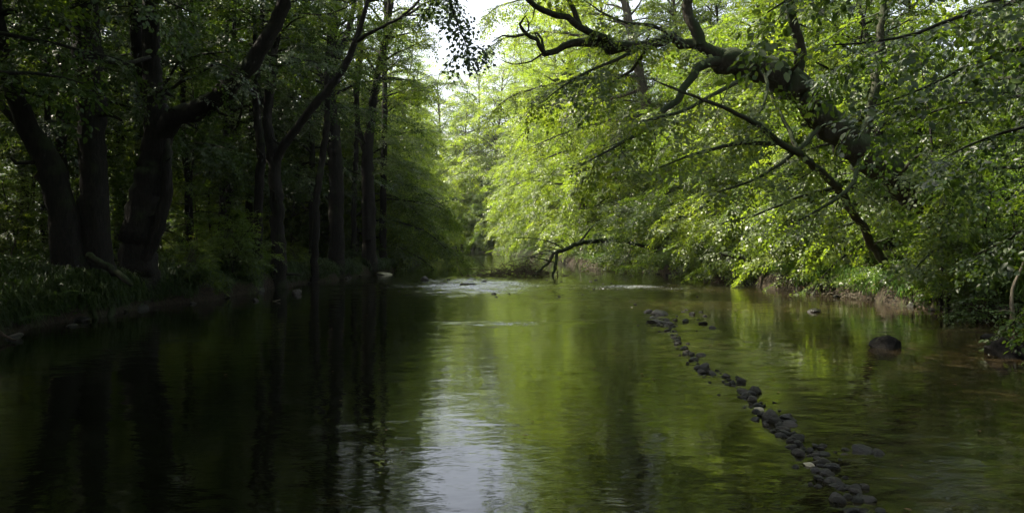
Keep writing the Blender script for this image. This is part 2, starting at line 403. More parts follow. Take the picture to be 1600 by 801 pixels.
def vnoise(x, y, s, seed=0):
    """cheap smooth value noise on arrays"""
    def h(i, j):
        q = np.sin(i * 127.1 + j * 311.7 + seed * 74.7) * 43758.5453
        return q - np.floor(q)
    x = x / s; y = y / s; i = np.floor(x); j = np.floor(y); fx = x - i; fy = y - j
    fx = fx * fx * (3 - 2 * fx); fy = fy * fy * (3 - 2 * fy)
    return (h(i, j) * (1 - fx) + h(i + 1, j) * fx) * (1 - fy) + (h(i, j + 1) * (1 - fx) + h(i + 1, j + 1) * fx) * fy


def ground_z(x, y):
    x = np.asarray(x, float); y = np.asarray(y, float)
    wob = (vnoise(x * 0, y, 1.7, 1) - .5) * .7 + (vnoise(x * 0, y, .6, 2) - .5) * .25
    dl = xl(y) + wob - x; dr = x - xr(y) + (vnoise(x * 0, y, 1.9, 5) - .5) * .8 + (vnoise(x * 0, y, .5, 7) - .5) * .25
    Hl = np.interp(y, [0, 14, 22, 34, 45, 200], [1.0, 1.15, 1.15, .75, .6, .7])
    zl = np.where(dl > 0, .42 * (1 - np.exp(-np.maximum(dl, 0) / .12)) + (Hl - .42) * (1 - np.exp(-np.maximum(dl, 0) / 1.3)) + np.clip(dl, 0, 80) * .015, 0)
    zr = np.where(dr > 0, .62 * (1 - np.exp(-np.maximum(dr, 0) / .12)) + .35 * (1 - np.exp(-np.maximum(dr, 0) / 2.5)) + np.clip(dr, 0, 80) * .015, 0)
    dd = np.maximum(dl, dr); bed = -.12 - .5 * (1 - np.exp(np.minimum(dd, 0) / 1.5))
    z = np.where(dl > 0, zl, np.where(dr > 0, zr, bed))
    land = dd > 0
    bump = (vnoise(x, y, 1.3, 3) - .5) * .28 + (vnoise(x, y, .45, 4) - .5) * .14 + (vnoise(x, y, 9, 8) - .5) * .7 * np.clip(dd / 6, 0, 1)
    return z + np.where(land, bump * np.clip(dd / .6, .15, 1), 0)


def gz(x, y): return float(ground_z(np.array([x]), np.array([y]))[0])


gx = np.unique(np.r_[-700, -400, -200, np.arange(-90, -24, 3), np.arange(-24, -13, .6), np.arange(-13, -5.5, .16), np.arange(-5.5, 2, .6), np.arange(2, 14.5, .16), np.arange(14.5, 24, .6), np.arange(24, 90, 3), 200, 400, 700])
gy = np.unique(np.r_[-500, -200, np.arange(-60, 4, 3), np.arange(4, 34, .2), np.arange(34, 62, .4), np.arange(62, 130, 1.), np.arange(130, 220, 5), 300, 500, 900])
X, Y = np.meshgrid(gx, gy); Z = ground_z(X, Y)
V = np.stack([X, Y, Z], -1).reshape(-1, 3); nx, ny = len(gx), len(gy)
ii = (np.arange(ny - 1)[:, None] * nx + np.arange(nx - 1)[None]).ravel()
link('ground', mesh_np('ground', V, np.stack([ii, ii + 1, ii + nx + 1, ii + nx], -1), M_GROUND, True), kind='structure')

# water sheet with real swell in the riffles
WEIR = [(1008, 484), (1030, 498), (1052, 522), (1075, 550), (1102, 577), (1135, 594), (1165, 612), (1182, 636), (1218, 660), (1242, 688), (1275, 712), (1292, 742), (1330, 775), (1360, 815)]
WEIRW = [P(a, b, CZ * FPX / (b - HY)) for a, b in WEIR]
wx = np.arange(-16, 17, .12); wy = np.r_[np.arange(-10, 4, .5), np.arange(4, 46, .12), np.arange(46, 140, .5)]
wx = np.r_[-800, -300, -60, wx, 60]; wy = np.r_[-60, wy, 200, 900]
X, Y = np.meshgrid(wx, wy)
rif = np.zeros_like(X)
def blob(cx, cy, sx, sy, a):
    global rif
    rif = np.maximum(rif, a * np.exp(-((X - cx) / sx) ** 2 - ((Y - cy) / sy) ** 2))
blob(-1.4, 32.5, 3.6, 6, 1.05); blob(4.2, 31.0, 5, 5, .6); blob(-5.2, 31.5, 2.6, .9, .6); blob(-.6, 27.5, 2.2, .8, .6); blob(-3.5, 26.6, 2.4, .5, .5)
blob(.1, 17.5, 1.5, .55, .8); blob(1.4, 17.8, 1.6, .5, .5); blob(6.0, 29.5, 4.5, .7, .25); blob(-3.2, 88, 1.8, 4, .6); blob(-5, 120, 6, 6, .5)
for i in range(len(WEIRW) - 1):
    a, b = WEIRW[i], WEIRW[i + 1]
    for t in (0, .5):
        q = a.lerp(b, t); fa = min(1, q.y / 12) ** 1.5; blob(q.x, q.y, .3, .4, .6 * fa); blob(q.x + .55, q.y + .25, .6, .28, .5 * fa)
blob(2.8, 24.5, 3.2, 4, .55); blob(5.9, 7.0, .5, .3, .35); blob(9.5, 16, 3, .6, .25); blob(7.5, 13.5, .8, .5, .3)
pat = .45 + .9 * vnoise(X, Y * 1.6, .9, 11) * vnoise(X, Y, 3.1, 12)
rif = np.clip(rif * pat * 1.15, 0, 1)
shal = np.clip(np.exp(-((X - 8.5) / 5.5) ** 2), 0, 1) * np.clip((40 - Y) / 20, 0, 1) * .9
shal = np.maximum(shal, .5 * np.exp(-((X - 0) / 6) ** 2) * np.exp(-((Y - 31) / 6) ** 2))
swell = rif * .055 * (vnoise(X, Y * 1.4, .32, 21) - .5) * 2 + rif * .02 * (vnoise(X, Y * 1.5, .75, 22) - .5)
Zw = swell + .004 * (vnoise(X, Y * 1.8, .8, 23) - .5)
V = np.stack([X, Y, Zw], -1).reshape(-1, 3); nx, ny = len(wx), len(wy)
ii = (np.arange(ny - 1)[:, None] * nx + np.arange(nx - 1)[None]).ravel()
wm = mesh_np('water', V, np.stack([ii, ii + 1, ii + nx + 1, ii + nx], -1), M_WATER, True)
for nm, arr in (('riffle', rif), ('shallow', shal)):
    a_ = wm.attributes.new(nm, 'FLOAT', 'POINT'); a_.data.foreach_set('value', arr.ravel().astype(np.float32))
link('water', wm, kind='structure')


# ------------------------------------------------------------------ trees
def build_tree(name, seed, h, base, spread, nl, key, leaf, bark, bias=.5, r=.22, sub=.8, spacing=.34, droop=.25, lean=.05, lowlen=.8, subl=.45, fscale=1., bend=-.25, stems=1):
    """a whole tree in its own space (river side = local +X) -> (wood mesh, crown mesh)"""
    rng = RS(seed); tb = Tubes(); lf = Leafage(key)
    for st in range(stems):
        ox, oy = (0, 0) if stems == 1 else (rng.uniform(-.5, .5), rng.uniform(-.5, .5))
        hh = h * (1 if st == 0 else rng.uniform(.6, .95)); ln = lean + (0 if stems == 1 else rng.uniform(-.15, .3)); ay = 0 if stems == 1 else rng.uniform(-.25, .25)
        nseg = 9; tt = np.linspace(0, 1, nseg)
        pts = np.stack([ox + hh * (ln * tt ** 1.3) + rng.randn(nseg) * .1 * tt, oy + hh * ay * tt + rng.randn(nseg) * .12 * tt, hh * .93 * tt], -1); pts[0] = (ox, oy, -.3)
        p, rr = resample(pts, r * (1 - .85 * tt), .5)
        tb.add(p, rr, 9 if stems == 1 else 6, .04, rng, .35)
        for i in range(max(3, nl // stems)):
            f = (i + rng.rand() * .7) / (nl // stems); z0 = base / hh + (1 - base / hh) * f; q = np.array([np.interp(z0, tt, pts[:, k]) for k in range(3)])
            az = i * 2.4 + rng.rand() * .8; dx, dy = math.cos(az), math.sin(az)
            prof = (lowlen + (1 - lowlen) * min(1, f * 2.5)) * (1 - .75 * max(0, f - .35) / .65) 
            L = spread * prof * (1 + bias * dx) * rng.uniform(.75, 1.15)
            if L < .5: L = .5
            el = -.05 + 1.0 * f + rng.uniform(-.1, .25)
            limb(q, (dx, dy, math.tan(min(el, 1.2))), L, r * .38 * (1 - .6 * f), tb, lf, rng, sub, subl, spacing, droop, (0, 0, bend), 5, fscale, .22)
    return tb.mesh(name + '_wood', bark), lf.mesh(name + '_leaves', leaf, rng=RS(seed + 5))


KM = (.8, 6, .14, 'far'); KF = (1.0, 5, .17, 'far'); KN = (.7, 4, .125, 'near'); KS = (.5, 4, .085, 'far')
PROTO = {}
def proto(n, *a, **k): PROTO[n] = build_tree(n, *a, **k)

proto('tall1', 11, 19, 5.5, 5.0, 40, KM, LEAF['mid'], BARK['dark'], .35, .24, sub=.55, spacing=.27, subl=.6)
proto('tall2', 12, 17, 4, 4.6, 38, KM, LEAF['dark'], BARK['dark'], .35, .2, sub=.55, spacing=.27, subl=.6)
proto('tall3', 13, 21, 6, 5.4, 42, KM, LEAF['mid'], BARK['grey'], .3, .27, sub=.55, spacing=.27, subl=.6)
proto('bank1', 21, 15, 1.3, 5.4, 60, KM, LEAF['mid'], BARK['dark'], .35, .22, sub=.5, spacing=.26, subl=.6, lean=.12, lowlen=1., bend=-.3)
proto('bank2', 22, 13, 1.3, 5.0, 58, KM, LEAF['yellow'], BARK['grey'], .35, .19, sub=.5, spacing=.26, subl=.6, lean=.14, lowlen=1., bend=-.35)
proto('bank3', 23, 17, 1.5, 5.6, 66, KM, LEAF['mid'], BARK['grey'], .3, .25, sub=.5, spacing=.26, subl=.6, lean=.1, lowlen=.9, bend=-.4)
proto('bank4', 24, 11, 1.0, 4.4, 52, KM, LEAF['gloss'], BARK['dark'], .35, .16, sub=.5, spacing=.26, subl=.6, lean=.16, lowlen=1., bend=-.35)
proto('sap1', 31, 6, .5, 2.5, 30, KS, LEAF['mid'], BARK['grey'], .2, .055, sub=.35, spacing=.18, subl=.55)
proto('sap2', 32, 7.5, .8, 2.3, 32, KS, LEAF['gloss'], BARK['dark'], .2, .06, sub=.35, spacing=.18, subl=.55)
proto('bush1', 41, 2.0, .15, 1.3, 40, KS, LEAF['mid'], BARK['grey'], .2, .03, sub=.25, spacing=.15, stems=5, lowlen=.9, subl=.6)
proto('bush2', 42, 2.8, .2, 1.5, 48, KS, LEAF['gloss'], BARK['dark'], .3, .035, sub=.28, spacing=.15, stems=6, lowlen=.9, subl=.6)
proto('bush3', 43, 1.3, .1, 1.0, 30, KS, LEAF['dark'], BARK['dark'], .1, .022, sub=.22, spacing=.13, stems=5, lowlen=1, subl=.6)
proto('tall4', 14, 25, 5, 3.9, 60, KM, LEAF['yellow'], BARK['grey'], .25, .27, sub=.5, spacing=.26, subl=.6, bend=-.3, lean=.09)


def place(pn, kind, x, y, rz, s, label, cat, group=None, z=None):
    wood, crown = PROTO[pn]
    e = link(kind, None, loc=(x, y, (gz(x, y) if z is None else z) - .05), label=label, category=cat, group=group)
    e.rotation_euler = (0, 0, rz); e.scale = (s, s, s); e.empty_display_size = .3
    bushy = pn.startswith('bush')
    link('stems' if bushy else 'trunk', wood, e); link('foliage' if bushy else 'crown', crown, e)
    return e


class Hero:
    """a tree traced at real depth: main stems and limbs as world polylines"""
    def __init__(s, kind, label, base, bark, key, leaf, seed, cat='tree'):
        s.base = Vector(base); s.tb = Tubes(); s.lf = Leafage(key); s.rng = RS(seed); s.bark = bark; s.leaf = leaf; s.kink = .34 if kind == 'overhanging_tree' else .17
        s.e = link(kind, None, loc=s.base, label=label, category=cat); s.kind = kind

    def stem(s, pts, radii, flare=0, sides=14, step=.22, rough=.06):
        if radii[0] > .4: sides, step, rough = 26, .13, .05
        p, r = resample(pts, radii, step)
        kink = s.rng.randn(len(p), 3) * np.minimum(r, .12)[:, None] * s.kink; kink[0] = 0
        p = p + kink; r = r * (1 + (.10 if r[0] > .25 else .03) * np.abs(s.rng.randn(len(r))) * (s.rng.rand(len(r)) < .35))
        for i in range(4, len(p) - 2, 5):
            if s.rng.rand() < .55 and r[i] > .05:
                d = nrm(s.rng.randn(3) + np.array([0, -.3, .3])); q = curve_from(p[i] + d * r[i] * .5, d, r[i] * .6 + s.rng.uniform(.1, .7), s.rng, (0, 0, .2), .7, 4)
                s.tb.add(q, np.linspace(r[i] * .3, r[i] * .1, len(q)), 6, .08, s.rng)
        s.tb.add(p, r, sides, rough, s.rng, flare); return p

    def branch(s, pts, radii, sub=.8, sl=1.6, spacing=.33, droop=.3, fscale=1., t0=.2, hang=.1, sides=8):
        p, r = resample(pts, radii, .3); p = p + s.rng.randn(*p.shape) * np.minimum(r, .1)[:, None] * .35
        s.tb.add(p, r, sides, .05, s.rng)
        dress(p, radii[0], s.tb, s.lf, s.rng, sub, sl, spacing, droop, fscale, t0, hang); return p

    def crown_limbs(s, at, n, spread, r, h, bias=(0, 0), f0=0, **k):
        n = int(n * 1.9); k.setdefault('sub', .55); k.setdefault('spacing', .27); k.setdefault('subl', .6)
        """automatic limbs round a stem polyline from height fraction f0 up"""
        at = np.asarray(at)
        for i in range(n):
            f = f0 + (1 - f0) * (i + s.rng.rand() * .6) / n; q = at[min(int(f * (len(at) - 1)), len(at) - 1)]; az = i * 2.4 + s.rng.rand()
            d = np.array([math.cos(az) + bias[0], math.sin(az) + bias[1], .15 + .8 * f])
            limb(q, d, spread * (1 - .45 * f) * s.rng.uniform(.75, 1.2), r, s.tb, s.lf, s.rng, **k)

    def done(s):
        link('trunk', s.tb.mesh(s.kind + '_wood', s.bark, s.base), s.e)
        if s.lf.p: link('crown', s.lf.mesh(s.kind + '_leaves', s.leaf, s.base), s.e)
        return s.e


def base_at(px, D, dz=-.25):
    x = (px - CX) / FPX * D; return Vector((x, D, gz(x, D) + dz))


# ---- left bank heroes
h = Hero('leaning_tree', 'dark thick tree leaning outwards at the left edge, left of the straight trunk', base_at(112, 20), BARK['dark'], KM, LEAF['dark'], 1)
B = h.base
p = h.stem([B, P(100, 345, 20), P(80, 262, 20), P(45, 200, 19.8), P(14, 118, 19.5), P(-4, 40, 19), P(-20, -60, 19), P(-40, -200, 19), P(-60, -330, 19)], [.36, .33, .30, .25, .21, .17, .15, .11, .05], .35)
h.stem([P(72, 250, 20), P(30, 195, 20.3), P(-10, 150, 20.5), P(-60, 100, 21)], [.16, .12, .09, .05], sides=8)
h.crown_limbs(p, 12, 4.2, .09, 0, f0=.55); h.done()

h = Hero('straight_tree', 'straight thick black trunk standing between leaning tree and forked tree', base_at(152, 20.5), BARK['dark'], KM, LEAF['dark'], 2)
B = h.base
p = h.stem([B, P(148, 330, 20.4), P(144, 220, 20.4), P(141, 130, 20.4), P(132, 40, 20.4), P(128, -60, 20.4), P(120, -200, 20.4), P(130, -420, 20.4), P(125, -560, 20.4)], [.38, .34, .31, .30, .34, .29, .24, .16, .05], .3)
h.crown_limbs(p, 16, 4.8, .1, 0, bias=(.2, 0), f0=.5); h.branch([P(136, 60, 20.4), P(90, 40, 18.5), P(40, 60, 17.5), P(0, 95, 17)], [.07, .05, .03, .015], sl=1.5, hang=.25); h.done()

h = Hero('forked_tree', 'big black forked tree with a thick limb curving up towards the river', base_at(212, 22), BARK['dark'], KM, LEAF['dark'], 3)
B = h.base
p = h.stem([B, P(222, 330, 22), P(238, 260, 22), P(248, 205, 22), P(240, 130, 22), P(236, 50, 22), P(233, -40, 22), P(225, -180, 22), P(240, -420, 22)], [.46, .38, .37, .37, .24, .22, .2, .15, .05], .4)
p2 = h.stem([P(250, 215, 22), P(272, 185, 21.7), P(310, 172, 21.3), P(352, 140, 21), P(395, 98, 20.7), P(422, 55, 20.5), P(443, 5, 20.3), P(462, -70, 20), P(500, -200, 19.5), P(540, -330, 19)], [.3, .27, .24, .23, .21, .19, .17, .14, .09, .03])
h.stem([P(246, 195, 22), P(226, 130, 22.2), P(214, 60, 22.3), P(208, -40, 22.4), P(190, -180, 22.5)], [.2, .18, .17, .15, .06], sides=10)
h.stem([B + Vector((.1, -.2, .3)), P(255, 330, 21.8), P(262, 260, 21.8), P(258, 215, 21.9)], [.22, .17, .14, .12], .3, sides=10)
h.crown_limbs(p, 14, 5, .1, 0, f0=.55); h.crown_limbs(p2, 12, 4.5, .08, 0, f0=.55, bias=(.3, 0))
h.branch([P(500, -200, 19.5), P(570, -160, 18.8), P(640, -90, 18.2), P(690, -30, 17.8), P(712, 30, 17.6), P(735, 85, 17.5)], [.08, .06, .045, .03, .018, .006], sub=.32, sl=1.0, spacing=.22, hang=.15, t0=.4, fscale=.95)
h.branch([P(240, 150, 22), P(300, 120, 20), P(340, 100, 19), P(380, 120, 18.5)], [.05, .04, .025, .01], sl=1.3, hang=.2)
h.branch([P(238, 90, 22), P(190, 100, 20), P(130, 95, 19), P(80, 130, 18)], [.06, .05, .03, .015], sl=1.6, hang=.3); h.done()

h = Hero('twin_stemmed_tree', 'slim dark tree with one stem slanting right across the trunk behind', base_at(436, 30), BARK['dark'], KM, LEAF['mid'], 4)
B = h.base
p = h.stem([B, P(432, 300, 30), P(424, 240, 30), P(418, 180, 30), P(428, 90, 30), P(436, 20, 30), P(440, -80, 30), P(435, -230, 30)], [.27, .24, .22, .17, .14, .12, .1, .04], .3, 10)
p2 = h.stem([P(430, 262, 30), P(438, 235, 29.8), P(475, 185, 29.5), P(508, 145, 29.2), P(540, 100, 29), P(556, 65, 28.8), P(572, 10, 28.6), P(585, -60, 28.4), P(610, -200, 28)], [.2, .17, .16, .15, .13, .11, .08, .07, .03], sides=9)
h.stem([P(556, 65, 28.8), P(590, 45, 28.3), P(625, 28, 28), P(655, 0, 27.6), P(680, -50, 27)], [.08, .06, .05, .04, .02], sides=7)
h.stem([P(420, 190, 30), P(405, 150, 30.3), P(400, 90, 30.5), P(395, 10, 30.6), P(385, -120, 31)], [.12, .10, .09, .07, .03], sides=8)
h.crown_limbs(p, 12, 4, .07, 0, f0=.5); h.crown_limbs(p2, 10, 3.2, .05, 0, f0=.6, bias=(.4, 0)); h.done()

h = Hero('slim_tree', 'slim dark upright tree just left of the twin-stemmed tree', base_at(402, 31.5), BARK['dark'], KM, LEAF['dark'], 5)
p = h.stem([h.base, P(404, 300, 31.5), P(408, 240, 31.5), P(400, 150, 31.5), P(410, 60, 31.5), P(405, -60, 31.5), P(400, -240, 31.5)], [.2, .18, .17, .14, .11, .09, .03], .3, 9)
h.crown_limbs(p, 12, 3.8, .06, 0, f0=.5); h.done()

h = Hero('tall_tree', 'tall dark tree behind slanting stem, its trunk splitting into raised limbs', base_at(526, 38), BARK['dark'], KM, LEAF['mid'], 6)
p = h.stem([h.base, P(526, 300, 38), P(522, 220, 38), P(515, 150, 38), P(518, 80, 38), P(524, 10, 38), P(530, -80, 38), P(535, -240, 38)], [.36, .33, .32, .30, .22, .17, .14, .04], .3, 12)
h.stem([P(517, 110, 38), P(535, 70, 37.6), P(548, 30, 37.4), P(560, -30, 37), P(575, -120, 36.5)], [.16, .15, .13, .1, .04], sides=8)
h.stem([P(515, 150, 38), P(495, 100, 38.4), P(480, 50, 38.6), P(470, -20, 39)], [.14, .12, .09, .05], sides=8)
h.stem([P(520, 60, 38), P(522, 0, 38), P(515, -80, 38)], [.12, .1, .06], sides=7)
h.crown_limbs(p, 16, 4.5, .08, 0, f0=.42); h.done()

h = Hero('tall_tree', 'dark trunk nearest the water on the wooded left bank, leaning slightly over the river', base_at(578, 42), BARK['dark'], KM, LEAF['mid'], 7)
p = h.stem([h.base, P(576, 320, 42), P(574, 240, 42), P(582, 170, 42), P(592, 110, 41.8), P(604, 50, 41.6), P(612, -10, 41.4), P(625, -120, 41), P(640, -230, 41)], [.36, .34, .28, .2, .18, .16, .15, .1, .03], .3, 12)
h.stem([P(575, 250, 42), P(560, 200, 42.3), P(556, 140, 42.5), P(566, 60, 42.7), P(560, -60, 43)], [.16, .14, .12, .1, .05], sides=8)
for q in ([(612, -10, 41.4), (655, -40, 40.5), (700, -60, 40), (745, -55, 39.5)], [(604, 50, 41.6), (640, 20, 40.5), (680, 0, 40), (712, 5, 39.5)], [(625, -120, 41), (670, -150, 40), (720, -150, 39), (770, -130, 38)]):
    h.branch([P(*a) for a in q], [.09, .07, .04, .015], sub=.5, sl=1.8, spacing=.3, hang=.1)  # boughs mostly above the frame, added to narrow the reflected sky streak
h.crown_limbs(p, 16, 4.2, .07, 0, f0=.4, bias=(.5, -.1)); h.done()

for i, (px, D, r_, ln, lab) in enumerate([(490, 34, .15, 20, 'thin dark trunk leaning right between twin-stemmed tree and tall tree'),
                                          (552, 45, .15, 6, 'thin dark trunk between the two tall trees by the bend of the left bank'),
                                          (70, 25, .11, 4, 'thin upright stem seen between the leaning tree and the straight trunk'),
                                          (296, 33, .13, -10, 'thin dark trunk below the curving limb of the forked tree'),
                                          (345, 36, .14, 8, 'thin dark trunk standing below the top of the curving limb'),
                                          (598, 48, .2, 3, 'dark trunk half hidden in leaves beyond the slightly leaning riverside tree')]):
    h = Hero('slender_tree', lab, base_at(px, D), BARK['dark'], KM, LEAF['dark'], 60 + i)
    p = h.stem([h.base, P(px + ln * .3, 300, D), P(px + ln, 200, D), P(px + ln * 1.1, 90, D), P(px + ln * 1.6, -20, D), P(px + ln * 1.8, -180, D)], [r_ * 1.1, r_, r_ * .85, r_ * .7, r_ * .5, .03], .3, 9)
    h.crown_limbs(p, 12, 3.6, .05, 0, f0=.5); h.done()

# ---- right bank heroes
h = Hero('overhanging_tree', 'great dark tree leaning over the river with a long twisted limb', base_at(1535, 22), BARK['moss'], KM, LEAF['mid'], 8)
B = h.base
p = h.stem([B, P(1500, 370, 21.6), P(1430, 300, 21.1), P(1345, 235, 20.6), P(1285, 180, 20.2), P(1240, 132, 19.9), P(1180, 105, 19.6), P(1125, 90, 19.4)], [.46, .42, .40, .38, .36, .34, .32, .28], .4)
p2 = h.stem([P(1135, 92, 19.4), P(1085, 68, 19.2), P(1040, 64, 19), P(1005, 74, 18.8), P(960, 78, 18.6), P(925, 66, 18.4), P(900, 68, 18.3), P(868, 78, 18.2), P(848, 84, 18.1)], [.20, .13, .13, .11, .15, .12, .09, .07, .07], sides=10)
dress(p2[:-6], .1, h.tb, h.lf, h.rng, .6, 1.1, .3, .3, .9, .05, .0)
h.stem([P(852, 84, 18.1), P(838, 62, 18), P(822, 52, 17.9), P(812, 38, 17.8), P(822, 26, 17.7), P(826, 48, 17.8), P(806, 58, 17.7), P(785, 56, 17.5), P(768, 66, 17.3)], [.06, .05, .045, .03, .02, .02, .03, .018, .008], sides=7, step=.12)
h.stem([P(850, 80, 18.1), P(846, 60, 18.2), P(836, 50, 18.3), P(842, 70, 18.3)], [.04, .03, .022, .01], sides=6, step=.12)
h.stem([P(848, 84, 18.1), P(830, 96, 18), P(800, 100, 17.8), P(780, 92, 17.6)], [.03, .02, .012, .006], sides=6, step=.12)
h.stem([P(965, 78, 18.6), P(930, 55, 18.2), P(905, 40, 18), P(870, 24, 17.8), P(835, 8, 17.6), P(805, -15, 17.3), P(770, -30, 17)], [.09, .08, .08, .07, .06, .04, .02], sides=8)
h.stem([P(905, 40, 18), P(895, 15, 18), P(885, -10, 18), P(878, -50, 18)], [.07, .06, .05, .03], sides=7)
h.stem([P(1092, 70, 19.2), P(1082, 40, 19.2), P(1075, 10, 19.2), P(1068, -40, 19.2), P(1060, -160, 19)], [.17, .14, .13, .12, .04], sides=9)
pd = h.branch([P(1122, 96, 19.3), P(1095, 105, 18.9), P(1070, 138, 18.6), P(1040, 172, 18.3), P(1000, 206, 18), P(960, 232, 17.6), P(920, 252, 17.3)], [.12, .11, .09, .075, .05, .03, .015], sub=.5, sl=1.4, t0=.45, hang=.15)
h.branch([P(1180, 108, 19.6), P(1130, 140, 18.5), P(1060, 175, 17.6), P(1000, 190, 16.8)], [.07, .05, .035, .015], sub=.5, sl=1.5, hang=.2)
h.branch([P(1010, 74, 18.8), P(985, 110, 19.5), P(930, 140, 20.2), P(860, 165, 21)], [.05, .04, .03, .012], sub=.5, sl=1.5, hang=.2)
h.branch([P(1290, 190, 20.2), P(1240, 240, 19), P(1180, 280, 18.2), P(1120, 300, 17.6)], [.07, .05, .035, .015], sub=.5, sl=1.6, hang=.2)
h.branch([P(1345, 240, 20.6), P(1330, 290, 19), P(1290, 320, 18), P(1240, 350, 17.5)], [.07, .05, .035, .015], sub=.5, sl=1.5, hang=.2)
for q in ([(1400, 280, 20.6), (1440, 240, 19), (1470, 280, 18), (1480, 330, 17.2)],
          [(1420, 290, 21), (1470, 260, 19.5), (1490, 310, 18.4), (1470, 370, 17.8)],
          [(1180, 105, 19.6), (1200, 130, 18.8), (1190, 170, 18.2), (1160, 210, 17.8)], [(1000, 74, 18.8), (960, 95, 18.2), (900, 120, 17.6), (850, 160, 17)],
          [(1060, 66, 19), (1020, 40, 18.4), (960, 30, 18), (900, -10, 17.6)], [(1500, 370, 21.6), (1470, 380, 20), (1450, 400, 19), (1430, 420, 18.4)]):
    h.branch([P(*a) for a in q], [.05, .04, .025, .01], sub=.4, sl=1.2, spacing=.26, hang=.15, t0=.15)
h.branch([P(1240, 130, 19.9), P(1250, 60, 19.5), P(1230, 0, 19.2), P(1210, -80, 19)], [.14, .12, .1, .04], sub=.6, sl=2.2)
h.branch([P(1345, 235, 20.6), P(1370, 120, 20.5), P(1380, 0, 20.5), P(1390, -150, 20.5), P(1380, -260, 20.5)], [.13, .11, .09, .06, .03], sub=.55, sl=3.0)
h.branch([P(1068, -20, 19.2), P(1040, -80, 18.5), P(1000, -130, 18), P(950, -170, 17.6)], [.06, .05, .035, .015], sub=.6, sl=2)
h.done()

h = Hero('leaning_tree', 'slender bare dark tree leaning from right bank far out to the left', base_at(1408, 24), BARK['moss'], KM, LEAF['yellow'], 9)
B = h.base
p = h.stem([B, P(1375, 400, 23), P(1342, 345, 22), P(1306, 292, 20.6), P(1255, 245, 19.2), P(1215, 222, 18.4), P(1185, 195, 17.8), P(1130, 168, 17), P(1070, 145, 16.5), P(1020, 125, 16)], [.16, .125, .105, .098, .085, .075, .06, .042, .028, .012], .35, 10)
h.branch([P(1215, 222, 18.4), P(1150, 225, 18), P(1090, 240, 17.6), P(1030, 262, 17)], [.06, .045, .03, .012], sub=.5, sl=1.3, hang=.1)
h.branch([P(1306, 292, 20.6), P(1240, 310, 20.5), P(1180, 335, 20.4), P(1120, 350, 20)], [.06, .045, .03, .012], sub=.5, sl=1.5, hang=.15)
h.branch([P(1255, 245, 19.2), P(1225, 190, 20), P(1200, 130, 20.8), P(1190, 50, 21.5)], [.06, .05, .035, .012], sub=.5, sl=1.5, hang=.0)
h.branch([P(1342, 345, 22), P(1290, 360, 22), P(1250, 385, 22)], [.04, .03, .012], sub=.4, sl=1., hang=.2)
h.done()

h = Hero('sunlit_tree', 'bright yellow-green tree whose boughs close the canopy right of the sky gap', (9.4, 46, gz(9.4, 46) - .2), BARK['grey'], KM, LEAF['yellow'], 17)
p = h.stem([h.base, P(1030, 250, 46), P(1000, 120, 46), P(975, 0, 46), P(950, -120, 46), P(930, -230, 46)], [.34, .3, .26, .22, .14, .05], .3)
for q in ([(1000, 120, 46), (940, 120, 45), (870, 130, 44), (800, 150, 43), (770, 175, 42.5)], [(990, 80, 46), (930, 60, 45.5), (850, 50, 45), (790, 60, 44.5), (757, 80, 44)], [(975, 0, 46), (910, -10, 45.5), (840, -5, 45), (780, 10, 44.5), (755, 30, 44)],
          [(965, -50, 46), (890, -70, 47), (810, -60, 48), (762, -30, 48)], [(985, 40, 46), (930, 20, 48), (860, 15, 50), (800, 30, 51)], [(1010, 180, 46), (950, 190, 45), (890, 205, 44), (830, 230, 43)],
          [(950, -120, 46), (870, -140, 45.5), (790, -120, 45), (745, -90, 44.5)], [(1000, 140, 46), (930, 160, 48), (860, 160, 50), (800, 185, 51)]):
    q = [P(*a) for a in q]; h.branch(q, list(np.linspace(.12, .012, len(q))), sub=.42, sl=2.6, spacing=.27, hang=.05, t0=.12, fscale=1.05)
h.crown_limbs(p, 14, 4.5, .07, 0, f0=.5, bias=(-.2, 0)); h.done()

